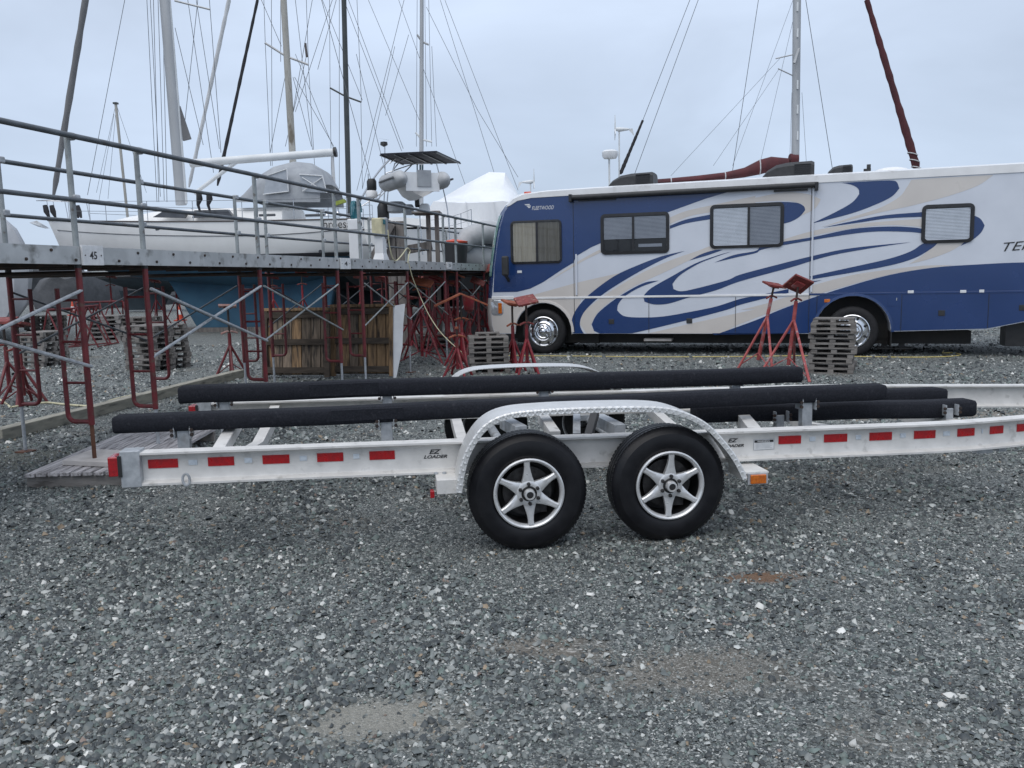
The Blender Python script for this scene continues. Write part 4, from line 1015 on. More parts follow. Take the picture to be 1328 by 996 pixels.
# coachroof with dark windows
def trunk(o, sec, L, B, t0, t1, h, wf=.62, mat='gelcoat', fr=.5):
    rings = []
    for t, k in ((t0, .02), (t0 + .05, .35), (t0 + .14, .8), (t0 + .25, 1), (t1 - .06, 1.08), (t1, 1.08)):
        hb, zsh, _ = sec(t); w = hb * wf; x = t * L
        rings.append([(x, B / 2 - w, zsh), (x, B / 2 - w * .96, zsh + h * k * .55), (x, B / 2 - w * .8, zsh + h * k * .92), (x, B / 2, zsh + h * k * 1.06), (x, B / 2 + w * .8, zsh + h * k * .92), (x, B / 2 + w * .96, zsh + h * k * .55), (x, B / 2 + w, zsh)])
    return MB().loft(rings, False, False).add(rings[-1], [tuple(range(7))]).build('coachroof', mat, o, smooth=40)
cr_ = trunk(A, secA, LA, BA, .22, .74, .46)
for pp in (((200, 282), (214, 274), (244, 276), (240, 283)), ((251, 283), (254, 273), (297, 272), (304, 281))):
    P = [AP(*p, .62) for p in pp]; MB().add([(p[0], .66 - .14, p[2]) for p in P] + [(p[0], .66 + .02, p[2]) for p in P], [(0, 1, 2, 3), (0, 4, 5, 1), (1, 5, 6, 2), (2, 6, 7, 3), (3, 7, 4, 0)]).build('cabin_window', 'smoked', A)
for a_, b_ in (((336, 281), (357, 277)), ((396, 281), (421, 277))):
    p, q = AP(*a_, .3), AP(*b_, .3); MB().span((p[0], .26, p[2]), (q[0], .34, q[2])).build('cabin_window', 'smoked', A, bevel=.02)
p, q = AP(200, 299, .15), AP(216, 294, .15)
yy = ptA(p[0] / LA, .3, -1)[1]
MB().span((p[0], yy - .05, p[2]), (q[0], yy + .05, q[2])).build('hull_port', 'smoked', A, bevel=.03)
for px, py, r_ in ((297, 303, .07), (413, 326, .05)):
    p = AP(px, py, .1); yy = ptA(p[0] / LA, .45, -1)[1]; MB().lathe([(.0001, .05), (r_, .05), (r_, -.05)], (p[0], yy, p[2]), (0, -1, 0), 12).build('hull_fitting', 'stripe', A)
p0 = AP(418, 296, .05)
text('lettering', 'broesai', 'black_ink', A, lambda a, b, t: (p0[0] + a, ptA((p0[0] + a) / LA, (3.42 - p0[2] - b) / 2.0, -1)[1] - .06, p0[2] + b), .25, .86, bold=.0)
# bow roller, anchor, pulpit
p = AP(64, 284)
MB().bar((p[0] + .25, BA / 2, 3.74), (p[0] - .35, BA / 2, 3.80), .16, .06).build('bow_roller', 'stainless', A)
mb = MB(); q = AP(41, 289); r_ = AP(62, 296); mb.add([(q[0], BA / 2 - .12, q[2]), (q[0] + .1, BA / 2 + .12, q[2] + .08), (r_[0], BA / 2 + .1, r_[2]), (r_[0], BA / 2 - .1, r_[2] - .02), (q[0] + .2, BA / 2, q[2] - .12)], [(0, 1, 2, 3), (0, 3, 4), (1, 2, 4), (2, 3, 4), (0, 1, 4)])
mb.build('anchor', 'galvanised', A)
def deck_rail(o, sec, L, B, t0, t1, n, h=.6, s=-1, pul=True):
    for k in range(n):
        t = t0 + (t1 - t0) * k / (n - 1); hb, z, _ = sec(t); MB().tube((t * L, B / 2 + s * hb * .95, z), (t * L, B / 2 + s * hb * .95, z + h), .013, 6).build('stanchion', 'stainless', o)
    for hh in (h * .5, h):
        MB().path([(t * L, B / 2 + s * sec(t)[0] * .95, sec(t)[1] + hh) for t in np.linspace(t0, t1, 14)], .007, 5).build('lifeline', 'wire', o)
for s in (-1, 1): deck_rail(A, secA, LA, BA, .1, .93, 7, .62, s)
mb = MB(); pts = []
for t in (.1, .06, .02): hb, z, _ = secA(t); pts.append((t * LA - .1, BA / 2 - hb, z + .66))
pts += [(-.35, BA / 2, 3.74 + .66)] + [(p[0], BA - p[1], p[2]) for p in reversed(pts)]
pul = MB().path(crom(pts, 4), .016, 6).build('pulpit', 'stainless', A, smooth=50)
for k in (0, 2, 4, 6): MB().tube(pts[k], (pts[k][0] + .08, pts[k][1], pts[k][2] - .66), .014, 6).build('pulpit_leg', 'stainless', pul)
for px, dy in ((66, 0), (72, .1), (99, .2), (104, .15)):
    P = [AP(px, 267), AP(px + 1, 275), AP(px + 3, 283)]; MB().path([(p[0] + .03 * k, BA / 2 - .3 + dy, p[2]) for k, p in enumerate(P)], [.07, .09, .03], 7).build('rope_coil', 'rope_dark', A, smooth=50)
for px in (259, 272): P = [AP(px, 250, .4), AP(px + 1, 258, .4), AP(px - 1, 266, .4), AP(px + 2, 276, .4)]; MB().path([(p[0], .35, p[2]) for p in P], [.08, .10, .05, .03], 7).build('rope_coil', 'rope_dark', A, smooth=50)
# rig
YM = float((MA @ Vector((LA * .4, BA / 2, 0)))[1])
spar(A, MA, (214, 0), (235, 266), YM, 11, 'mast', 'mast_alu', 14, .95, 1.25, up=14.2)
spar(A, MA, (219, 0), (241, 264), YM, 5, 'mast_track', 'mast_white', 8, 1, 1, up=14.0)
bo = spar(A, MA, (434, 197.5), (247, 212), YM, 10, 'boom', 'mast_white', 12)
MB().tube(lp(MA, 433, 197.5, YM), lp(MA, 436.5, 197, YM), .16, 10).build('boom_end', 'black', bo, smooth=40)
spar(A, MA, (312, 206), (252, 251), YM, 5, 'boom_vang', 'mast_white', 8)
wire(A, MA, (431, 201), (434, 250), YM, .05, 'mainsheet', 'sail_white', 7)
P = [lp(MA, *p, YM) for p in ((232.5, 137), (247, 180), (237, 182.5))]; MB().add([(p[0], p[1], p[2]) for p in P] + [(p[0], p[1] + .08, p[2]) for p in P], [(0, 1, 2), (3, 5, 4), (0, 1, 4, 3), (1, 2, 5, 4), (2, 0, 3, 5)]).build('sail_corner', 'sail_grey', A)
furled(A, MA, (110.7, 0), (69, 256), YM + .2, 10, 6.5, 'sail_grey', up=13.0)
for a_, b_ in (((161.8, 0), (113.5, 253)), ((190.5, 0), (203.6, 262)), ((199, 0), (206, 262)), ((211, 16), (216.6, 262)), ((227, 36), (263.6, 188)), ((244, 3), (277, 224)), ((254.5, 0), (284.5, 193)), ((256, 5), (240, 156)), ((195, 0), (208, 255)), ((205, 0), (213, 260))):
    wire(A, MA, a_, b_, YM, .0095)
spreader(A, MA, ((226.6, 1), (272.5, 12.3)), YM, .03); wire(A, MA, (272.5, 12), (286.6, 198), YM, .01)
wire(A, MA, (417, 0), (489, 262), YM, .0095); wire(A, MA, (434, 196), (383, 70), YM, .008)
# sprayhood and cockpit enclosure
def bow_arch(px, pyt, pyb, k=1.0):
    a_, b_ = AP(px, pyt, BA / 2), AP(px, pyb, BA / 2); hw = 1.15
    return [(a_[0], BA / 2 + hw * math.cos(t) * 1.0, b_[2] + (a_[2] - b_[2]) * (abs(math.sin(t)) ** .6)) for t in np.linspace(math.pi, 0, 15)]
rings = [bow_arch(325, 262, 266), bow_arch(334, 248, 266), bow_arch(350, 224, 266), bow_arch(362, 216, 266), bow_arch(385, 210, 266), bow_arch(405, 212, 266), bow_arch(422, 222, 266), bow_arch(430, 240, 266)]
hood = MB().loft(rings, False).build('sprayhood', 'canvas_grey', A, smooth=60)
for xs_, zs_ in (((345, 372, 374, 341), (228, 219, 248, 252)), ((388, 418, 424, 392), (226, 228, 250, 248))):
    P = [AP(x, y, .5) for x, y in zip(xs_, zs_)]; MB().add([(p[0], .545 - .03 * (k < 2), p[2]) for k, p in enumerate(P)], [(0, 1, 2, 3)]).build('hood_window', 'clear_vinyl', hood)
for a_, b_ in (((345, 228), (372, 219)), ((372, 219), (374, 248)), ((374, 248), (341, 252)), ((388, 226), (418, 228)), ((418, 228), (424, 250)), ((392, 248), (418, 230)), ((392, 230), (420, 248))):
    MB().tube(np.array(AP(*a_, .49)), np.array(AP(*b_, .49)), .016, 5).build('hood_seam', 'white_plastic', hood)
P = [AP(x, y, .5) for x, y in ((432, 262), (446, 258), (449, 262), (433, 267))]
MB().add([(p[0], .5, p[2]) for p in P] + [(p[0], .6, p[2]) for p in P], [(0, 1, 2, 3), (4, 7, 6, 5), (0, 4, 5, 1)]).build('folded_cover', 'lime', A)
for k, (px, py) in enumerate(((438, 272), (412, 276), (424, 275))): p = AP(px, py, .4); MB().lathe([(.0001, .14), (.05, .14), (.04, .08), (.07, 0)], (p[0], .4, p[2] - .1), (0, 0, 1), 10).build('winch', 'chrome', A, smooth=40)
p = AP(478, 240, BA / 2); MB().tube((p[0], BA / 2, 3.5), (p[0], BA / 2, p[2] + .35), .02, 6).build('stern_pole', 'stainless', A)

# ---- cruiser with solar arch and dinghy in davits, stern towards the yard
YBt = 25.0
sc_ = PY(548, 330, YBt); bw = PY(470, 330, 36.0)
dirB = (sc_ - bw)[:2]; dirB = np.array([.32, -.95]); LB, BB = 12.0, 3.9
org = sc_[:2] - nrm(dirB) * LB - np.array([-nrm(dirB)[1], nrm(dirB)[0]]) * BB / 2
MBt = frame((org[0], org[1], 0), dirB)
Bb, secB, ptB = yacht('sailboat', 'white cruising sailboat with solar panel arch and grey dinghy hung at its stern', MBt, LB, BB, 3.35, 3.0, 1.85, .95, bot='antifoul_dark', full=.85)
MB().prism([(4, 1.2), (4.6, .1), (8, .1), (9, 1.3)], lambda a, b, t: (a, BB / 2 + t, b), -.2, .2).build('keel', 'antifoul_dark', Bb)
trunk(Bb, secB, LB, BB, .25, .72, .5)
for s in (-1, 1): deck_rail(Bb, secB, LB, BB, .1, .97, 7, .6, s)
def BP(x, y, Y=YBt): return loc(MBt, PY(x, y, Y))
arch_ = MB().path(crom([BP(466, 262), BP(480, 238), BP(494, 219), BP(507, 205)], 4), .03, 7).build('solar_arch', 'stainless', Bb, smooth=50)
for pts in (((490, 262), (500, 235), (521, 206)), ((492, 330), (496, 290), (499, 240), (499, 205)), ((498, 330), (503, 250), (512, 212), (540, 200)), ((584, 330), (580, 270), (566, 212)), ((500, 225), (540, 212), (566, 212)), ((505, 212), (522, 200), (540, 199)), ((548, 330), (545, 290), (541, 214)), ((486, 262), (520, 228), (534, 214)), ((468, 268), (498, 246), (500, 224))):
    MB().path(crom([BP(*p) for p in pts], 4), .018, 6).build('arch_tube', 'stainless', arch_, smooth=50)
pv = [BP(493, 199, YBt - .9), BP(566, 195.5, YBt - .9), BP(597, 210, YBt + 1.2), BP(523, 211.5, YBt + 1.2)]
mb = MB(); mb.add(pv + [p - np.array([0, 0, .04]) for p in pv], [(0, 1, 2, 3), (7, 6, 5, 4), (0, 4, 5, 1), (1, 5, 6, 2), (2, 6, 7, 3), (3, 7, 4, 0)]); sp = mb.build('solar_panel', 'solar', Bb)
for k in np.linspace(0, 1, 5):
    a_ = pv[0] + (pv[1] - pv[0]) * k; b_ = pv[3] + (pv[2] - pv[3]) * k; MB().bar(a_ - [0, 0, .05], b_ - [0, 0, .05], .04, .03).build('panel_frame', 'mast_dark', sp)
MB().path([BP(499, 212), BP(499, 192), BP(499, 186)], .02, 6).build('small_pole', 'stainless', Bb)
MB().lathe([(.001, .1), (.1, .08), (.11, .0), (.02, -.05)], BP(498, 188), (0, 0, 1), 12).build('radar_reflector', 'black', Bb, smooth=40)
q = BP(498, 181); MB().add([q + np.array(d) for d in ((-.22, -.1, .06), (.05, -.15, .02), (.2, .1, -.04), (-.08, .15, .0))], [(0, 1, 2, 3)]).build('small_panel', 'canvas_grey', Bb)
for px in (541, 545, 548): wire(Bb, MBt, (px, 214), (px, 235), YBt, .02, 'fall', 'teal')
for px, py, w_, h_, m in ((482, 240, .28, .35, 'plastic_black'), (482, 252, .34, .22, 'white_plastic'), (497, 275, .34, .5, 'hull_dark'), (514, 269, .55, .32, 'canvas_grey'), (530, 272, .3, .3, 'canvas_grey'), (551, 272, .3, .34, 'white_plastic'), (541, 262, .14, .3, 'plastic_black')):
    p = BP(px, py); MB().loft([[(p[0] + w_ / 2 * k * math.cos(t), p[1] + w_ / 2 * k * math.sin(t), p[2] + z * h_) for t in np.linspace(0, 2 * math.pi, 11)[:-1]] for z, k in ((-.5, .75), (-.35, 1), (.3, 1), (.5, .7))], True, True).build('stern_locker_gear', m, Bb, smooth=50)
MB().tube(BP(497, 284), BP(497, 330), .03, 6).build('gear_pole', 'stainless', Bb)
# the dinghy: two tubes meeting at the bow, a veed floor and a transom; stern towards the yard
cD = PY(546, 234, YBt - 1.2); MD = frame((cD[0], cD[1], cD[2] - .2), (-.42, .9))
dg_ = thing('inflatable_dinghy', 'pale grey inflatable dinghy hung under the solar panel', 'dinghy', MD)
Rr = .235; P = []
for a_ in np.linspace(-1, 1, 33):
    b_ = abs(a_); P.append((-.35 + 2.5 * (1 - b_) if b_ > .42 else 1.1 + .55 * math.cos(b_ / .42 * math.pi / 2), .62 * math.copysign(1 if b_ > .42 else math.sin(b_ / .42 * math.pi / 2), a_), .22 + (.16 * (1 - b_ / .42) if b_ < .42 else 0)))
MB().path(P, [.05, .17] + [Rr] * 29 + [.17, .05], 14).build('tube', 'hypalon', dg_, smooth=60)
for s in (-1, 1): MB().path([(p[0], s * (.62 + Rr + .004), .24) for p in P[1:10]], .03, 6).build('rub_strake', 'hypalon_dark', dg_, smooth=50)
MB().loft([[(x, -.5 * k, .14), (x, -.25 * k, .02 - .2 * d), (x, 0, .08 - .42 * d), (x, .25 * k, .02 - .2 * d), (x, .5 * k, .14)] for x, k, d in ((-.1, 1, .8), (.5, 1, .9), (1.1, .8, .8), (1.5, .3, .3))], False).build('hull_floor', 'white_plastic', dg_, smooth=30)
MB().span((-.14, -.48, -.1), (-.09, .48, .40)).build('transom', 'white_plastic', dg_)
MB().span((-.17, -.24, .02), (-.145, .16, .46)).build('motor_plate', 'canvas_grey', dg_)

# ---- boat wrapped in white film behind the walkway's far end
mb = MB(); prof = [(520, 352), (530, 300), (553, 275), (562, 263), (600, 262), (636, 262), (652, 262), (672, 262), (700, 300), (705, 352)]
peak = [(515, 352), (525, 300), (556, 268), (572, 258), (604, 238), (634, 222), (655, 221), (668, 245), (700, 295), (710, 352)]
rings = []
for Y, pf, k in ((32.4, prof, 1), (34.0, [tuple((np.array(a) + np.array(b)) / 2) for a, b in zip(prof, peak)], 1), (35.4, peak, 1), (41, peak, .9), (45, prof, .8)):
    rr = []
    for j, (x, y) in enumerate(pf):
        q = PY(x, y, 35.0 if Y > 35 else Y); q[1] = Y; q[2] *= k if Y > 36 else 1; q[2] += .05 * math.sin(j * 2.3 + Y); rr.append(q)
    rings.append(rr)
c0 = np.mean([r_[0] for r_ in rings[2]] + [0], axis=0) * 0 + rings[2][4]; c0[2] = 0
o = thing('wrapped_boat', 'boat shrink wrapped in white film beside the motorhome nose', 'covered boat', Matrix.Translation(c0))
wr = MB().loft([[p - c0 for p in r_] for r_ in rings], False)
wr.f.append(tuple(range(10))); wr.build('shrink_wrap', 'shrink_wrap', o, smooth=25)
for k, (a_, b_) in enumerate((((604, 262), (612, 345)), ((640, 262), (652, 320)))): MB().tube(PY(*a_, 32.35) - c0, PY(*b_, 32.3) - c0, .02, 5).build('wrap_seam', 'white_plastic', o)
MB().loft([[q - c0 for q in (PY(560, 345, 33), PY(600, 400, 33), PY(640, 400, 33), PY(680, 345, 33))], [q - c0 + np.array([0, 9, 0]) for q in (PY(560, 345, 33), PY(600, 400, 33), PY(640, 400, 33), PY(680, 345, 33))]], True, True).build('underbody', 'antifoul_dark', o)
MB().span((-.3, 1, -.0), (.5, 8, .35)).build('keel_block', 'wood_pile', o)

# ---- ketch behind the motorhome: red covers, stern to the left
YR = 27.5
s0, b0 = PY(790, 300, YR + 1), PY(1215, 300, YR)
MR = frame((b0[0], b0[1] + 3.2, 0), (s0 - b0)[:2])        # bow to the right: x runs to the stern, y towards the camera
LR = float(np.linalg.norm((s0 - b0)[:2])); BR = 3.3
Rb, secR, ptR = yacht('sailboat', 'sailboat with red sail covers standing behind the motorhome roof', MR, LR, BR, 3.7, 3.3, 2.1, 1.1, bot='antifoul_dark', stripe=None)
MB().prism([(3.5, 1.3), (4, .1), (7, .1), (8, 1.3)], lambda a, b, t: (a, BR / 2 + t, b), -.2, .2).build('keel', 'antifoul_dark', Rb)
trunk(Rb, secR, LR, BR, .25, .75, .5)
YRm = float((MR @ Vector((LR / 2, BR / 2, 0)))[1])
ms = spar(Rb, MR, (1033.5, 0), (1031, 250), YRm, 10, 'mast', 'mast_alu', 14, .95, up=14.5)
for py in (9, 43, 110, 142, 176): p = lp(MR, 1034, py, YRm - .13); MB().box(p, (.05, .1, .28)).build('mast_step', 'mast_white', ms)
for a_, b_ in (((1006, 76), (1028, 71)), ((1009, 89), (1028, 98))): spreader(Rb, MR, (a_, b_), YRm, .02)
MB().path([lp(MR, 1036, 63, YRm - .2), lp(MR, 1030, 82, YRm - .3)], .05, 6).build('deck_light', 'mast_alu', Rb)
P = [lp(MR, *p, YRm) for p in ((840, 238), (870, 236), (905, 233), (940, 230), (965, 226), (985, 220), (1000, 216), (1022, 213))]
mb = MB(); rings = []
for k, (p, h) in enumerate(zip(P, (.12, .13, .14, .17, .22, .33, .33, .2))): rings.append([p + np.array([0, .2 * math.sin(t), h * math.cos(t) * (1.0 if math.cos(t) > 0 else .5)]) for t in np.linspace(0, 2 * math.pi, 13)[:-1]])
sc2 = mb.loft(rings, True, True).build('sail_cover', 'sail_red', Rb, smooth=50)
for k in (1, 3, 5): MB().path([np.array(v) * 1.0 for v in rings[k]] + [rings[k][0]], .02, 5).build('cover_tie', 'sail_white', sc2)
MB().path([lp(MR, 1024, 207, YRm), lp(MR, 1034, 207, YRm)], .2, 8).build('mast_boot', 'sail_red', Rb, smooth=50)
furled(Rb, MR, (1124, 0), (1190, 222), YRm, 6.5, 10, 'sail_red', up=0)
furled(Rb, MR, (1096, -95), (1124, 0), YRm, 5, 6.5, 'sail_red', 'furled_sail_top')
for t in (.9, .94, .98): p = lp(MR, 1124 + 66 * t, 222 * t, YRm); MB().path([p + np.array([.16 * math.cos(a_), .16 * math.sin(a_), .05 * math.cos(a_)]) for a_ in np.linspace(0, 2 * math.pi, 11)], .018, 5).build('sail_tie', 'sail_white', Rb)
for a_, b_ in (((905.5, 0), (821.5, 230)), ((983.6, 0), (949.4, 226)), ((1045, 0), (1080, 222)), ((894.7, 0), (833.7, 156))): wire(Rb, MR, a_, b_, YRm, .0105)
for a_, b_ in (((1024, 12), (950, 215)), ((1013, 74), (870, 228)), ((1010, 90), (925, 215)), ((1030, 20), (985, 215)), ((1027, 120), (1024, 215)), ((1040, 120), (1046, 215))): wire(Rb, MR, a_, b_, YRm, .006)
furled(Rb, MR, (833.7, 156), (804.5, 226), YRm, 3, 5, 'sail_black', 'sleeved_stay')
MB().path([lp(MR, 790.5, 245, YRm), lp(MR, 790, 206, YRm)], .035, 7).build('radar_pole', 'mast_white', Rb, smooth=50)
MB().lathe([(.02, -.16), (.22, -.14), (.27, -.05), (.27, .08), (.2, .13), (.001, .15)], lp(MR, 791, 200, YRm), (0, 0, 1), 18).build('radar_dome', 'white_plastic', Rb, smooth=40)
def turbine(o, Mx, px, py0, py1, Y, k=1.):
    MB().tube(lp(Mx, px, py1, Y), lp(Mx, px, py0, Y), .03 * k, 6).build('turbine_pole', 'mast_white', o)
    c = lp(Mx, px, py0, Y); h = MB().path([c + np.array([.12 * k, 0, .02]), c, c + np.array([-.35 * k, .0, .0])], [.06 * k, .09 * k, .04 * k], 8).build('wind_turbine', 'mast_white', o, smooth=50)
    MB().add([c + np.array(d) * k for d in ((-.3, 0, .02), (-.5, .02, .02), (-.56, .02, -.28), (-.42, 0, -.1))], [(0, 1, 2, 3)]).build('turbine_tail', 'mast_white', h)
    for a_ in (95, 215, 335): MB().path([c + np.array([.15 * k, 0, 0]), c + np.array([.15 * k, .55 * k * math.cos(R(a_)), .55 * k * math.sin(R(a_))])], [.035 * k, .012 * k], 5).build('blade', 'mast_white', h)
turbine(Rb, MR, 803, 168, 245, YRm, .9)

# ---- boats whose masts stand up behind, mostly hidden
def back_boat(label, pxm, Y, mw, mat, foot, topx, heading, L=10.5, top='gelcoat', bot='antifoul_dark', zs=3.4):
    p = PY(*foot, Y); d = np.array([math.sin(R(heading)), math.cos(R(heading))]); B = 3.2
    n = np.array([-d[1], d[0]]); og = p[:2] - d * L * .42 - n * B / 2
    Mx = frame((og[0], og[1], 0), d)
    o, sec, pt = yacht('sailboat', label, Mx, L, B, zs, zs - .35, 1.9, 1.0, top, bot, group=None, nt_=16, detail=True)
    MB().prism([(L * .33, 1.2), (L * .38, .1), (L * .62, .1), (L * .7, 1.2)], lambda a, b, t: (a, B / 2 + t, b), -.2, .2).build('keel', bot, o)
    trunk(o, sec, L, B, .25, .72, .42)
    A_, B_ = loc(Mx, PY(topx, 0, Y)), loc(Mx, PY(*foot, Y)); dd = (A_ - B_) / (A_[2] - B_[2]); w = mw * Y / F_PX / 2
    dk = sec(.42)[1]; bt = B_ + dd * (dk - .05 - B_[2]); tp = B_ + dd * (15.5 - B_[2])
    m = MB().path([bt, (bt + tp) / 2, tp], [w, w, w * .85], 10).build('mast', mat, o, smooth=50)
    return o, Mx
D, MDb = back_boat('sailboat with weathered beige mast rising behind the grey cockpit enclosure', 378, 37., 8.6, 'mast_wood', (379.8, 208), 367.8, 100)
spreader(D, MDb, ((343.7, 55.7), (371, 73), (400, 84)), 37., .05)
for a_, b_ in (((341, -40), (344, 56)), ((344, 56), (351, 215)), ((400, 84), (408, 215)), ((396, -40), (400, 84)), ((431, 0), (383, 145)), ((339, 0), (365, 60)), ((405, 0), (379, 150)), ((352, 0), (353, 215)), ((372, 88), (349, 205)), ((382, 100), (433, 190)), ((383, 0), (406, 200)), ((398, 70), (370, 190)), ((364, 0), (364, 80)), ((380, 100), (404, 190))): wire(D, MDb, a_, b_, 37., .0115)
wire(D, MDb, (396, 56), (398, 74), 37., .05, 'flag_halyard_roll', 'rub_rail')
E_, ME = back_boat('sailboat with dark green mast standing behind the white sloop', 450, 34., 6.6, 'mast_dark', (452, 250), 446, 80, bot='antifoul_green')
spreader(E_, ME, ((428, 114), (448, 125), (468.7, 132.5)), 34., .035, 'mast_dark')
for a_, b_ in (((427, -60), (428, 114)), ((428, 114), (430, 245)), ((468, 132), (470, 245)), ((462, -20), (468.7, 132)), ((440, 0), (440, 245)), ((452, 0), (523, 193)), ((449, 8), (521, 196)), ((524, 0), (462.7, 247)), ((418, 0), (470, 130)), ((436, 0), (412, 90)), ((462, 70), (505, 245))): wire(E_, ME, a_, b_, 34., .0105)
F_, MF = back_boat('sailboat with slim pale mast rising above the solar panel', 546, 42., 5.6, 'mast_alu', (546.5, 200), 547, 60)
spreader(F_, MF, ((541, 45), (547, 54), (556, 58)), 42., .05)
spreader(F_, MF, ((539, 172), (547, 181), (560, 184)), 42., .05, 'mast_white')
for a_, b_ in (((477.7, 0), (547, 163)), ((517, 0), (607, 250)), ((553, 9), (619, 142)), ((571, 0), (649, 250)), ((577, 0), (672, 247)), ((556, 0), (560, 190)), ((541, 0), (540, 190)), ((551, 0), (553, 190)), ((512, 60), (470, 245)), ((560, 60), (566, 190)), ((530, 45), (500, 150)), ((619, 142), (672, 230))): wire(F_, MF, a_, b_, 42., .0115)
H_, MH = back_boat('small sailboat with short bare mast left of the white sloop\'s mast', 158, 48., 3.4, 'mast_wood', (163, 258), 144.5, 95, 8.)
for ch in H_.children:
    if ch.name.startswith('mast'): H_mast = ch
# its mast ends in view: rebuild to the right height
_a, _b = loc(MH, PY(150, 134, 48.)), loc(MH, PY(163, 258, 48.))
bpy.data.objects.remove(H_mast)
MB().path([_a, _b, _b + (_b - _a) * .3], .075, 8).build('mast', 'mast_wood', H_, smooth=50)
MB().box(_a, (.22, .22, .09)).build('mast_cap', 'mast_dark', H_)
for a_, b_ in (((150, 136), (125, 250)), ((151, 136), (140, 258)), ((151, 136), (190, 250)), ((148, 148), (128, 262))): wire(H_, MH, a_, b_, 48., .010)
I_, MI = back_boat('sailboat with white furled headsail slanting past the white sloop\'s mast', 330, 33., 5., 'mast_white', (420, 250), 418, 95)
bpy.data.objects.remove([c for c in I_.children if c.name.startswith('mast')][0])
furled(I_, MI, (297, 0), (245, 243), 33., 5, 4.2, 'sail_white'); furled(I_, MI, (316, -90), (297, 0), 33., 4.6, 5, 'sail_white')
J_, MJ = back_boat('sailboat with black furled headsail slanting behind the white boom', 330, 35., 5., 'mast_white', (430, 250), 428, 97)
bpy.data.objects.remove([c for c in J_.children if c.name.startswith('mast')][0])
furled(J_, MJ, (334, 0), (282, 241), 35., 3.6, 4.4, 'sail_black'); furled(J_, MJ, (355, -95), (334, 0), 35., 3.4, 3.6, 'sail_black')

# ---- covered boats at the left and far away
def covered(label, rings_px, mat, Ybase, depth, slant=0., name='covered_boat', group=None):
    """rings_px: outline in the picture on the near face; carried back over depth with a rounded nose"""
    P = [PY(x, y, Ybase) for x, y in rings_px]; c = np.mean(P, axis=0); c[2] = 0
    o = thing(name, label, 'covered boat', Matrix.Translation(c), group)
    rings = []
    for dy, k in ((-.03 * depth, .55), (0, .85), (.12 * depth, 1.), (.5 * depth, 1.06), (.9 * depth, .9), (depth, .5)):
        rings.append([(p - c) * np.array([k, 1, 1]) + np.array([slant * dy, dy, 0]) + np.array([0, 0, (1 - k) * .35 * (.8 - (p[2] - P[0][2]))]) for p in P])
    mb = MB().loft(rings, True, True); mb.build('cover', mat, o, smooth=35)
    zc = min(p[2] for p in P)
    if zc > .12: MB().span((-.4 + slant * depth * .5, depth * .3, 0), (.4 + slant * depth * .5, depth * .7, zc + .25)).build('keel_block', 'wood_pile', o)
    return o
covered('grey tarpaulin covered boat at the left edge behind the scaffold', [(-150, 420), (-90, 446), (-2, 432), (27, 415), (44, 392), (48, 345), (36, 312), (26, 294), (10, 280), (-20, 268), (-150, 256)], 'tarp_grey', 23.5, 8, -.66)
covered('far boat under a dark tarpaulin between the scaffold legs', [(40, 402), (35, 380), (48, 362), (75, 352), (100, 358), (108, 378), (104, 402)], 'tarp_dark', 52, 9)
covered('far boat under a white sheet with dark underside', [(98, 375), (102, 352), (130, 345), (170, 350), (172, 370), (140, 378)], 'shrink_wrap', 60, 9)
covered('far dark boat resting low behind the traffic cones', [(100, 400), (104, 376), (130, 378), (175, 372), (190, 385), (186, 402)], 'tarp_dark', 58, 10)
covered('far dark tarpaulin covered boat behind the blue keel', [(185, 395), (180, 365), (200, 345), (250, 340), (270, 360), (262, 398)], 'tarp_dark', 64, 10)
covered('far grey covered boat beyond the white sloop\'s bow', [(-60, 395), (-70, 360), (-20, 340), (30, 336), (52, 358), (40, 398)], 'tarp_dark', 70, 10)
covered('far dark hull standing behind the wooden panels', [(330, 410), (318, 370), (335, 345), (420, 340), (440, 365), (425, 410)], 'antifoul_dark', 45, 9)
covered('far dark hull standing behind the red stands', [(520, 415), (505, 375), (515, 342), (640, 338), (652, 370), (640, 415)], 'hull_dark', 47, 9)
covered('far dark hull standing behind the service pedestals', [(425, 410), (418, 370), (430, 345), (500, 342), (518, 365), (510, 410)], 'antifoul_green', 49, 9)

# ---- small wind turbine showing past the motorhome's front roof
p = PY(688, 236, 41.); Mx = Matrix.Translation((p[0], p[1], 0))
o = thing('wind_turbine', 'small white wind turbine on a pole beyond the motorhome\'s front roof', 'wind turbine', Mx)
turbine(o, Mx, 688, 236, 300, 41., 1.1)
MB().tube((0, 0, 0), (0, 0, 4.5), .06, 8).build('mast', 'mast_white', o)
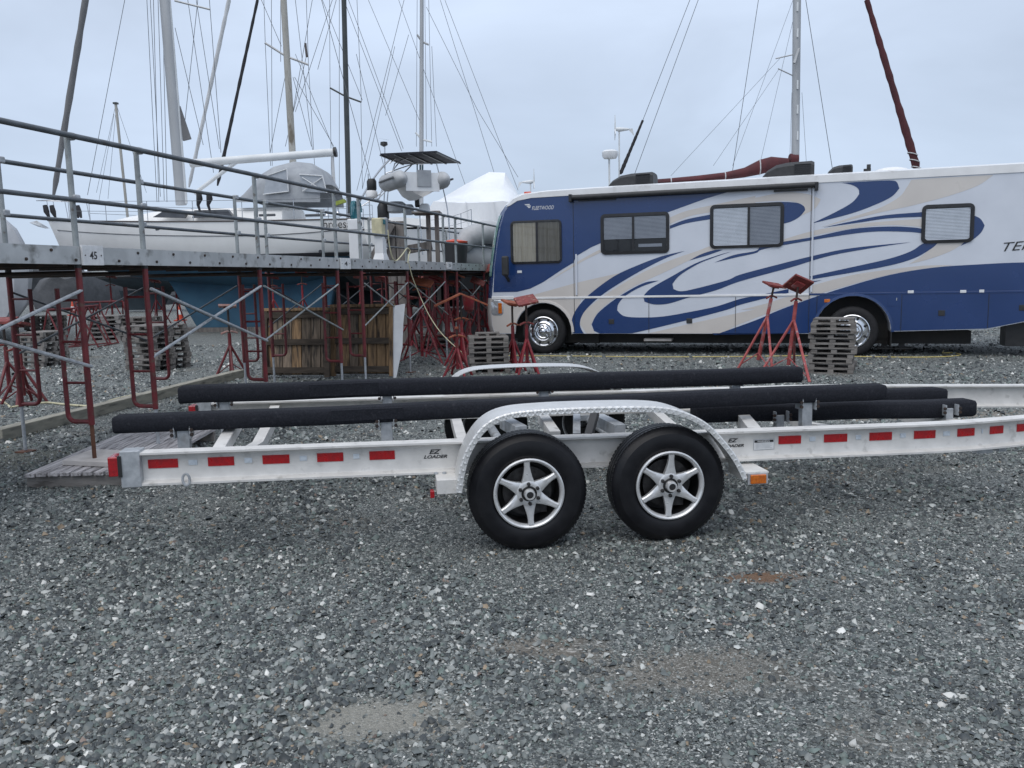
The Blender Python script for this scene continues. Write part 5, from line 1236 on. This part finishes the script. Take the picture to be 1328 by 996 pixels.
# ================================================================== yard clutter
# ---- berth service: pallets
def make_pallet(name, label, cat, Mx, w, d, h, group, mat='wood_pallet', nb=5):
    o = thing(name, label, cat, Mx, group); t = h * .2
    def bx(nm, c, s_): return MB().box(c, s_).build(nm, mat, o)
    for k in range(nb): bx('top_board', (0, -d / 2 + (k + .5) * d / nb, h - t / 2), (w, d / nb * .82, t))
    for k in (-1, 0, 1):
        for j in (-1, 0, 1): bx('block', (k * (w / 2 - .06 * w), j * (d / 2 - .06 * w), h / 2), (w * .13, w * .12, h - 2 * t))
    for j in (-1, 0, 1): bx('bottom_board', (0, j * (d / 2 - .06 * w), t / 2), (w, w * .12, t))
    return o
ORD = ['top', 'second', 'third', 'fourth', 'fifth', 'sixth', 'seventh', 'eighth', 'ninth', 'tenth', 'eleventh']
def stack(px, py, w, d, h, n, rz, name_txt, seed, off=.015, top_txt=None, mat='wood_pallet', topscale=None):
    rs = random.Random(seed); p = G(px, py); first = None; grp = 'pallets in the ' + name_txt
    for k in range(n):
        Mx = place(p[0] + rs.uniform(-off, off), p[1] + rs.uniform(-off, off), k * h * 1.005, rz + rs.uniform(-.05, .05))
        top = k == n - 1
        lab = (top_txt if top and top_txt else ('bottom' if k == 0 else ORD[n - 1 - k]) + (' pallet of the ' if k == 0 else ' pallet from the top of the ') + name_txt)
        if first is None: first = make_pallet('pallet', lab, 'pallet', Mx, w, d, h, grp, mat)
        else:
            c = copy_tree(first, Mx, None, lab)
            if top and topscale: c.matrix_world = Mx @ Matrix.Scale(topscale, 4)
stack(1080, 482, .66, .60, .078, 11, R(-24), 'tall stack before the motorhome\'s rear wheel', 3, .03, 'topmost pallet of the stack before the motorhome\'s rear wheel', topscale=.9)
stack(634, 482, .66, .60, .088, 8, R(4), 'stack below the motorhome\'s front bumper', 5, .015, 'smaller pallet on top of the stack below the motorhome\'s front bumper', topscale=.62)
stack(206, 478, .86, .80, .105, 8, R(-28), 'stack standing between the walkway legs', 8, .03, 'topmost pallet of the stack between the walkway legs')
stack(60, 474, .62, .62, .10, 7, R(-20), 'stack beside the red stands at the left', 9, .03, 'topmost pallet of the stack beside the red stands at the left')
stack(142, 441, .90, .75, .12, 6, R(4), 'paler stack beyond the walkway', 10, .04, 'topmost pallet of the paler stack beyond the walkway', mat='wood_grey')
stack(185, 440, .9, .8, .13, 5, R(-10), 'farther stack beside the paler one', 12, .04, 'topmost pallet of the farther stack beside the paler one')
stack(62, 436, .9, .8, .11, 6, R(-15), 'far stack behind the leftmost stack', 13, .04, 'topmost pallet of the far stack behind the leftmost stack')
stack(560, 452, .9, .9, .12, 3, R(10), 'low stack under the crowd of red stands', 14, .04, 'topmost pallet of the low stack under the red stands')
# two boarded decks on the ground behind the trailer
def boarded(pxa, pya, w, d, nb, label, rz, seed):
    rs = random.Random(seed); p = G(pxa, pya); Mx = place(p[0], p[1], 0, rz)
    o = thing('ground_pallet', label, 'pallet', Mx)
    bw_ = w / nb
    for k in range(nb):
        l = d + rs.uniform(-.05, .02)
        MB().box(((k + .5) * bw_, l / 2 - rs.uniform(0, .012), .112 + rs.uniform(-.003, .003)), (bw_ - .012 - rs.uniform(0, .008), l, .03)).build('board', 'wood_grey_y', o, bevel=.003)
    for y in (.03, d * .5, d - .08): MB().span((0, y, 0), (w, y + .05, .095)).build('bearer', 'wood_pallet', o)
M['wood_grey_y'] = None
pm('wood_grey_y', (.50, .475, .475), (.24, .225, .225), 8, .7, 0, .004, 30, .35, stretch=(5, .5, 5), obj=True, c3_=(.09, .08, .08), c3s=7, c3t=(.56, .74))
boarded(33, 634, .93, 1.95, 10, 'grey boarded pallet on the gravel at the trailer\'s rear', R(1), 2)
P = [G(x, y, .131) for x, y in ((81, 603), (120, 588), (190, 590), (168, 607))]
c = np.mean(P, axis=0)
o = MB().add([p - c for p in P] + [p - c + np.array([0, 0, .04]) for p in P], [(3, 2, 1, 0), (4, 5, 6, 7), (0, 1, 5, 4), (1, 2, 6, 5), (2, 3, 7, 6), (3, 0, 4, 7)]).build('plywood_sheet', 'plywood', None, bevel=.002)
o.location = c; tag(o, 'weathered plywood square under the nearest scaffold foot', 'plywood')
# ---- timber kerb
a_, b_ = G(4, 573), G(236, 511); d_ = nrm(b_ - a_); Mx = frame((a_[0], a_[1], 0), d_[:2])
o = MB().span((0, 0, 0), (5.6, .15, .135)).build('timber_beam', 'timber', None, bevel=.008); o.matrix_world = Mx
tag(o, 'long weathered timber lying on the gravel under the walkway', 'timber')
# ---- boat stands
def stand(feet, H, label, group, mat='stand_red', pad='flat', tilt=(0, 0), col_z=.48, lean=(0, 0), screw=True, psize=.26, rz=0., pmat='pad_red'):
    """feet: ground points; legs run up to a collar, a threaded post carries the pad"""
    feet = [np.asarray(f, float) for f in feet]; c = np.mean(feet, axis=0); c[2] = 0
    o = thing('boat_stand', label, 'boat stand', Matrix.Translation(c), group)
    ln = np.array([lean[0], lean[1], 0.]); cz = H * col_z; at = lambda z: ln * z + np.array([0, 0, z])
    for f in feet:
        p = f - c; MB().tube((p[0], p[1], 0), at(cz), .021, 7).build('leg', mat, o, smooth=40)
        m_ = at(.14); MB().tube(p * .9 + np.array([0, 0, .06]), m_ + np.array([0, 0, .1]), .010, 6).build('leg_tie', mat, o, smooth=40)
    po = MB().tube(at(.12), at(cz * 1.35), .03, 9).build('post', mat, o, smooth=40)
    MB().tube(at(cz * 1.35), at(H - .03), .0185, 8).build('screw', 'thread_steel', po, smooth=40)
    hz = at(cz * 1.38); ca, sa = math.cos(rz + .5), math.sin(rz + .5)
    MB().path([hz + np.array([-ca * .15, -sa * .15, -.02]), hz + np.array([-ca * .05, -sa * .05, .012]), hz + np.array([ca * .05, sa * .05, .012]), hz + np.array([ca * .15, sa * .15, -.02])], .017, 6).build('handle', pmat, po, smooth=40)
    Rm = np.array(Matrix.Rotation(tilt[1], 3, 'Y') @ Matrix.Rotation(tilt[0], 3, 'X') @ Matrix.Rotation(rz, 3, 'Z')); T = at(H)
    if pad == 'flat':
        MB().box(T, (psize, psize, .035), Rm).build('pad', pmat, o, bevel=.004)
        MB().box(T - Rm @ np.array([0, 0, .03]), (psize * .45, psize * .45, .03), Rm).build('pad_plate', mat, o)
    else:
        for s in (-1, 1):
            R2 = Rm @ np.array(Matrix.Rotation(s * R(24), 3, 'Y')); MB().box(T + Rm @ np.array([s * psize * .55, 0, -psize * .2]), (psize * 1.2, psize * .9, .03), R2).build('pad', pmat, o, bevel=.003)
    return o
def ring(px, py, r, n, rz): p = G(px, py); return [p + np.array([r * math.cos(rz + k * 2 * math.pi / n), r * math.sin(rz + k * 2 * math.pi / n), 0]) for k in range(n)]
pm('pad_pale', (.42, .27, .24), (.30, .15, .13), 14, .7, 0, .002, 60)
gs = 'red boat stands around the yard'
stand(ring(301, 489, .27, 4, .4), 1.22, 'lone red boat stand with pale flat pad left of the wooden panels', gs, 'scaffold_red', tilt=(R(-8), 0), pmat='pad_pale', psize=.29, rz=.3, col_z=.46)
# the leaning pair before the motorhome
stand([G(957, 478), G(985, 466), G(1002, 486)], 1.38, 'faded red boat stand leaning left of its twin near the pallet stack', gs, 'stand_pink', tilt=(R(10), R(12)), lean=(.20, 0), psize=.30, rz=.2, col_z=.62)
stand([G(985, 486), G(1030, 470), G(1050, 496)], 1.40, 'faded red boat stand with upturned pad touching the pallet stack', gs, 'stand_pink', tilt=(R(-38), R(16)), lean=(.10, 0), psize=.34, rz=.2, col_z=.60)
stand(ring(666, 482, .22, 4, .3), 1.17, 'red boat stand with pinkish pad by the motorhome headlight', gs, tilt=(R(6), R(14)), psize=.30, rz=.4, col_z=.5, pmat='pad_orange')
stand(ring(684, 485, .24, 4, .9), 1.22, 'red boat stand with dark pad before the motorhome\'s front wheel', gs, tilt=(R(22), R(-6)), psize=.34, rz=.2, col_z=.5)
stand(ring(594, 488, .26, 4, .5), .80, 'short bright red boat stand without pad left of the pallet stack', gs, psize=.06, rz=.1, col_z=.6, pmat='pad_orange')
stand(ring(610, 470, .25, 3, .2), .98, 'red boat stand carrying a small red bucket beside the pallet stack', gs, psize=.10, rz=.6, col_z=.6)
stand(ring(600, 474, .35, 4, .3), 1.30, 'red boat stand under a wide orange gabled pad', gs, pad='vee', psize=.44, pmat='pad_orange', rz=.1)
stand(ring(548, 470, .62, 4, .75), 1.55, 'broad red boat stand with orange pad nearest the white sheet', gs, tilt=(R(12), R(14)), psize=.5, pmat='pad_orange', col_z=.66)
stand(ring(566, 460, .55, 3, .2), 1.60, 'red boat stand with dark sloping pad in the crowd under the walkway', gs, tilt=(R(-14), R(20)), psize=.46, col_z=.66)
stand(ring(583, 458, .45, 3, 1.1), 1.75, 'red boat stand with gabled orange pad high under the walkway', gs, pad='vee', psize=.34, pmat='pad_orange', col_z=.62)
stand(ring(622, 452, .45, 3, .6), 1.50, 'red boat stand beside the motorhome nose', gs, tilt=(R(20), R(25)), psize=.32, col_z=.62)
stand(ring(634, 450, .42, 4, .1), 1.78, 'red boat stand with pale pad against the motorhome nose', gs, tilt=(R(30), R(-20)), psize=.30, col_z=.6)
stand(ring(535, 455, .5, 3, .9), 1.2, 'red boat stand half hidden by the white sheet', gs, tilt=(0, R(10)), psize=.34, col_z=.6)
stand(ring(610, 446, .5, 3, .3), 1.3, 'red boat stand far back in the crowd', gs, psize=.34, col_z=.6)
stand(ring(556, 448, .5, 3, 1.4), 1.68, 'crimson boat stand behind the broad orange padded one', gs, tilt=(R(15), R(-18)), psize=.4, col_z=.62)
stand(ring(590, 446, .48, 4, .9), 1.45, 'crimson boat stand with tilted pad behind the gabled ones', gs, tilt=(R(-18), R(12)), psize=.36, col_z=.6)
stand(ring(628, 441, .5, 3, .2), 1.6, 'crimson boat stand deepest beside the motorhome nose', gs, tilt=(R(18), R(8)), psize=.36, col_z=.6)
stand(ring(520, 447, .5, 3, .2), 1.5, 'crimson boat stand just right of the golden brown panel', gs, tilt=(R(18), R(-8)), psize=.36, col_z=.6)
# left edge
stand(ring(14, 520, .36, 3, .5), 1.16, 'dark red boat stand at the left edge', gs, 'scaffold_red', tilt=(R(10), 0), psize=.3, col_z=.5)
stand(ring(32, 524, .30, 4, .2), 1.12, 'dark red boat stand beside the one at the left edge', gs, 'scaffold_red', tilt=(R(-10), 0), psize=.3, col_z=.5)
# under the white sloop and beyond
for k, (px, py, H_, lab) in enumerate(((148, 430, 1.9, 'far red boat stand beneath the white sheeted boat'), (205, 425, 1.7, 'far red boat stand left of the blue keel'), (232, 428, 1.8, 'far red boat stand touching the blue keel'), (357, 432, 1.75, 'far red boat stand behind the left wooden panel'),
                                     (395, 432, 1.8, 'far red boat stand showing over the wooden panels'), (470, 440, 1.7, 'far red boat stand behind the right wooden panel'), (498, 440, 1.6, 'far red boat stand right of the wooden panels'))):
    stand(ring(px, py, .55, 3, k * .7), H_, lab, gs, tilt=(R(-25), R(8)), psize=.36, col_z=.6)
mb = MB(); p = G(610, 470)
mb.lathe([(.001, 0), (.09, 0), (.12, .26), (.11, .26), (.085, .01)], (0, 0, 0), (0, 0, 1), 16)
o = mb.build('bucket', 'stand_red', None, smooth=40); o.location = (p[0] + .12, p[1], .62); o.location.z = .98 + .02; o.location.x = p[0]
tag(o, 'small red bucket set on a boat stand by the pallet stack', 'bucket')
# ---- trestles piled beyond the walkway
def trestle(px, py, rz, H_, L_, label, tip=0.):
    p = G(px, py); Mx = place(p[0], p[1], 0, rz) @ Matrix.Rotation(tip, 4, 'Y')
    o = thing('trestle', label, 'trestle', Mx, 'red steel trestles beyond the walkway')
    MB().tube((-L_ / 2, 0, H_), (L_ / 2, 0, H_), .03, 7).build('top_rail', 'scaffold_red', o)
    for x in (-L_ / 2, 0, L_ / 2):
        for s in (-1, 1): MB().tube((x, 0, H_), (x + .06, s * H_ * .42, 0), .022, 6).build('leg', 'scaffold_red', o)
    for s in (-1, 1): MB().tube((-L_ / 2, s * H_ * .42, .03), (L_ / 2, s * H_ * .42, .03), .02, 6).build('foot_rail', 'scaffold_red', o)
trestle(97, 449, R(70), 1.0, 1.5, 'red steel trestle standing nearest the number 45 scaffold leg')
trestle(118, 449, R(95), 1.05, 1.4, 'red steel trestle between two others beyond the walkway')
trestle(133, 440, R(40), 1.1, 1.3, 'red steel trestle nearest the paler pallets')
# ---- wooden crate panels leaning under the walkway
def panel(pxa, pxb, pyb, hgt, n, label, mat, seed, lean):
    rs = random.Random(seed); a_, b_ = G(pxa, pyb), G(pxb, pyb); w = float(np.linalg.norm(b_ - a_))
    Mx = frame((a_[0], a_[1], 0), (b_ - a_)[:2]) @ Matrix.Rotation(-lean, 4, 'X')
    o = thing('wooden_panel', label, 'crate panel', Mx, 'wooden crate panels under the walkway')
    bw_ = w / n
    for k in range(n):
        MB().box(((k + .5) * bw_, .03, hgt / 2 + .04), (bw_ - .012, .022, hgt - .06 + rs.uniform(-.015, .01))).build('plank', mat if rs.random() < .66 else ('wood_umber' if mat == 'wood_brown' else 'wood_brown'), o, bevel=.003)
    for z in (.09, .56, hgt - .12): MB().span((.02, -.03, z), (w - .02, .0185, z + .10)).build('batten', 'wood_dark', o, bevel=.004)
    for x in (.0, w - .09): MB().span((x, -.032, .02), (x + .09, .0183, hgt)).build('stile', 'wood_dark' if mat == 'wood_umber' else mat, o, bevel=.004)
    MB().span((.02, .043, .06), (w - .02, .05, hgt)).build('gap_blocker', 'wood_dark', o)  # dark sheet added to keep light from showing between the planks
    MB().span((0, -.035, hgt), (w, .05, hgt + .05)).build('cap_rail', 'wood_brown', o, bevel=.004)
    return o
panel(341, 428, 491, 1.13, 7, 'dark wooden crate panel, left of two leaning under the walkway', 'wood_umber', 1, R(7))
panel(429, 512, 489.5, 1.17, 7, 'golden brown wooden crate panel, right of two under the walkway', 'wood_brown', 2, R(7))
P = [PY(*p, 13.85) for p in ((511, 491), (514, 489), (522, 450), (523, 420), (525.5, 394), (511, 397))]
c = P[0].copy(); nn = np.array([-.02, .03, 0])
mb = MB().add([p - c for p in P] + [p - c + nn for p in P], [(0, 1, 2, 3, 4, 5), (11, 10, 9, 8, 7, 6)] + [(k, (k + 1) % 6, 6 + (k + 1) % 6, 6 + k) for k in range(6)])
o = mb.build('plastic_sheet', 'sheet_white', None); o.location = c; tag(o, 'torn white board leaning against the brown wooden panel', 'board')
# ---- cords on the ground
def cord(pts, r, mat, label, name='extension_cord', z=.018):
    P = [G(*p) + np.array([0, 0, z]) for p in pts]; c = P[0].copy(); c[2] = 0
    o = MB().path(crom([p - c for p in P], 8), r, 6).build(name, mat, None, smooth=50); o.location = c; tag(o, label, 'cord')
cord(((640, 462), (690, 462.5), (760, 463), (850, 464), (960, 463.5), (1050, 462.5), (1110, 463.5), (1180, 464.5), (1230, 463.5), (1246, 461), (1236, 458.5), (1222, 459), (1224, 455)), .008, 'cord_yellow', 'yellow cord lying along the ground beside the motorhome')
cord(((-20, 508), (2, 521), (14, 530), (40, 525), (62, 523.5), (95, 527), (128, 529), (150, 519), (210, 507), (300, 492)), .014, 'cord_pale', 'pale cord lying beside the timber under the walkway')
# ---- traffic cones
def cone(px, py, k, label):
    p = G(px, py); o = thing('traffic_cone', label, 'traffic cone', place(p[0], p[1]), 'traffic cones in the far yard'); s = .75 * k
    MB().span((-.2 * k, -.2 * k, 0), (.2 * k, .2 * k, .05)).build('base', 'cone_orange', o)
    prof = [(.15 * k, .05), (.025 * k, s)]
    f = lambda z: np.interp(z, [.05, s], [.15 * k, .025 * k])
    MB().lathe([(f(.05), .05), (f(s * .35), s * .35)], (0, 0, 0), (0, 0, 1), 14).build('lower_cone', 'cone_orange', o, smooth=50)
    MB().lathe([(f(s * .35), s * .35), (f(s * .62), s * .62)], (0, 0, 0), (0, 0, 1), 14).build('white_band', 'label_white', o, smooth=50)
    MB().lathe([(f(s * .62), s * .62), (f(s), s), (.001, s)], (0, 0, 0), (0, 0, 1), 14).build('upper_cone', 'cone_orange', o, smooth=50)
cone(95, 409, 1., 'orange and white traffic cone beside the red trestles')
cone(206, 402, 1., 'orange and white traffic cone far behind the pallets')
cone(234, 416, 1., 'orange and white traffic cone against the blue keel')
# ---- timber frame and gear beyond the walkway
YT = 20.5
c = PY(512, 330, YT); c[2] = 0
o = thing('timber_frame', 'weathered grey timber frame standing behind the pale service pedestal', 'timber frame', Matrix.Translation(c))
for px, t in ((507, 287), (519, 287)):
    top = PY(px, t, YT); ft = top.copy(); ft[2] = 0; MB().bar(ft - c, top - c, .2, .2, (0, 1, 0)).build('post', 'wood_pile', o, bevel=.01)
MB().bar(PY(476, 352, YT - .2) - c, PY(508, 290, YT - .2) - c, .2, .18, (0, 1, 0)).build('diagonal', 'wood_pile', o, bevel=.01)
MB().bar(PY(495, 330, YT + .25) - c, PY(560, 318, YT + .25) - c, .2, .2).build('beam', 'wood_pile', o, bevel=.01)
MB().bar(PY(536, 277, YT) - c, PY(572, 276, YT) - c, .8, .05).build('platform', 'wood_pile', o, bevel=.01)
for px in (555, 566): top = PY(px, 276, YT); ft = top.copy(); ft[2] = 0; MB().bar(ft - c, top - c, .1, .1, (0, 1, 0)).build('slim_post', 'wood_pile', o)
p = SP(590, 335, .8); Mx = MS @ Matrix.Translation((p[0], .8, 1.946 + dz_(p[0])))
o = thing('black_bin', 'black tub with an orange lid on the walkway', 'tub', Mx)
MB().lathe([(.001, 0), (.26, 0), (.31, .52), (.30, .52), (.25, .02)], (0, 0, 0), (0, 0, 1), 20).build('tub', 'hull_dark', o, smooth=40)
MB().lathe([(.30, .52), (.31, .56), (.001, .62)], (0, 0, 0), (0, 0, 1), 16).build('lid', 'cone_orange', o, smooth=40)
c = PY(640, 315, 21.); Mx = frame((c[0], c[1], 0), (1, .6))
o = thing('inflatable_boat', 'grey inflatable boat standing beside the motorhome windscreen', 'dinghy', Mx)
zz = c[2]
MB().path([(-.9, 0, zz - .1), (-.7, 0, zz + .12), (-.3, .0, zz + .25), (.6, 0, zz + .25), (1.2, 0, zz + .2)], [.2, .26, .28, .28, .28], 12).build('tube', 'hypalon', o, smooth=60)
MB().path([(-.9, .3, zz - .2), (-.6, .3, zz - .35), (.2, .3, zz - .45), (1.2, .3, zz - .45)], [.3, .42, .45, .45], 12).build('hull_floor', 'canvas_grey', o, smooth=60)
MB().span((-.5, -.2, 0), (.9, .8, zz - .8)).build('cradle', 'hull_dark', o)
# ================================================================== loose gravel (uncountable)
def gravel():
    m = bpy.data.materials.new('stones'); m.use_nodes = True; N = m.node_tree.nodes; Lk = m.node_tree.links; b = N['Principled BSDF']
    at = N.new('ShaderNodeAttribute'); at.attribute_name = 'stone'; Lk.new(at.outputs['Color'], b.inputs['Base Color'])
    b.inputs['Roughness'].default_value = .45; b.inputs['Specular IOR Level'].default_value = .45
    V0 = np.array([[1, 0, .1], [.5, .8, -.1], [-.45, .85, .1], [-1, .05, -.05], [-.5, -.8, .12], [.55, -.85, 0], [.25, .3, 1.0], [-.35, -.2, .95], [.0, .0, -.6]])
    Fc = np.array([[0, 1, 6], [1, 2, 6], [2, 3, 7], [3, 4, 7], [4, 5, 7], [5, 0, 6], [2, 7, 6], [5, 6, 7]])
    zones = [(2.2, 3.6, 8600, .0056), (3.6, 5.2, 6800, .0061), (5.2, 8., 2900, .0075), (8., 13., 1000, .0095), (13., 22., 270, .012)]
    allv, alln, allc = [], 0, []
    for y0, y1, den, sz in zones:
        hw = .66 * y1 + .4; n = int(den * (y1 - y0) * 2 * hw); x = rng.uniform(-hw, hw, n); y = rng.uniform(y0, y1, n)
        keep = np.abs(x) < .66 * y + .4; x, y = x[keep], y[keep]
        # patchiness: some areas show more fines
        pt = np.sin(x * 1.9 + 1.3 * np.sin(y * 1.1)) * np.sin(y * 1.6 + .8 * np.sin(x * 2.3)) + .35 * np.sin(x * 5.1 + y * 3.7)
        sand = np.exp(-(((x + .55) / .42) ** 2 + ((y - 3.02) / .22) ** 2)) + .8 * np.exp(-(((x - .75) / .6) ** 2 + ((y - 3.35) / .3) ** 2)) + .7 * np.exp(-(((x - .1) / .3) ** 2 + ((y - 3.6) / .15) ** 2)) + .9 * np.exp(-(((x - 1.33) / .26) ** 2 + ((y - 4.42) / .1) ** 2))
        pk = np.clip(.86 + .22 * pt, .35, 1) * np.clip(1 - 1.1 * sand, .08, 1); keep = rng.random(len(x)) < pk; x, y, pt = x[keep], y[keep], pt[keep]; n = len(x)
        s = sz * np.exp(rng.normal(0, .55, n)) * (1 + .25 * np.clip(pt, -1, 1)); s *= 1 + .45 * np.exp(-((x + 1.5) / .9) ** 2 - ((y - 2.95) / .5) ** 2); s = np.minimum(s, sz * 3.8)
        v = V0[None] + rng.normal(0, .2, (n, 9, 3)); v *= np.stack([np.ones(n), rng.uniform(.55, .95, n), rng.uniform(.45, 1.0, n)], 1)[:, None]
        # random tilt and spin
        a, t = rng.uniform(0, 2 * np.pi, n), rng.normal(0, .35, n); ca, sa, ct, st = np.cos(a), np.sin(a), np.cos(t), np.sin(t)
        vx, vz = v[..., 0] * ct[:, None] + v[..., 2] * st[:, None], -v[..., 0] * st[:, None] + v[..., 2] * ct[:, None]
        v = np.stack([vx * ca[:, None] - v[..., 1] * sa[:, None], vx * sa[:, None] + v[..., 1] * ca[:, None], vz], -1) * s[:, None, None]
        v += np.stack([x, y, s * rng.uniform(.0, .3, n)], 1)[:, None]
        pal = np.array([(.045, .052, .054), (.09, .103, .102), (.15, .166, .160), (.12, .15, .138), (.235, .25, .24), (.38, .39, .37), (.56, .56, .53), (.23, .18, .125), (.16, .12, .10)])
        ci = rng.choice(9, n, p=[.29, .23, .165, .11, .115, .055, .016, .013, .006]); c = pal[ci] * rng.uniform(.75, 1.25, (n, 1))
        allv.append(v.reshape(-1, 3)); allc.append(np.repeat(c, 9, 0)); alln += n
    V = np.concatenate(allv).astype(np.float32); C = np.concatenate(allc)
    F = (Fc[None] + (np.arange(alln) * 9)[:, None, None]).reshape(-1, 3).astype(np.int32)
    me = bpy.data.meshes.new('gravel'); me.vertices.add(len(V)); me.vertices.foreach_set('co', V.ravel())
    me.loops.add(F.size); me.loops.foreach_set('vertex_index', F.ravel())
    me.polygons.add(len(F)); me.polygons.foreach_set('loop_start', np.arange(0, F.size, 3, dtype=np.int32))
    me.update(calc_edges=True); me.validate()
    ca_ = me.attributes.new('stone', 'FLOAT_COLOR', 'POINT'); ca_.data.foreach_set('color', np.concatenate([C, np.ones((len(C), 1))], 1).astype(np.float32).ravel())
    me.materials.append(m); o = bpy.data.objects.new('gravel', me); col.objects.link(o)
    tag(o, 'loose grey crushed stones covering the yard', 'gravel', kind='stuff')
    print('stones', alln, 'tris', len(F))
gravel()
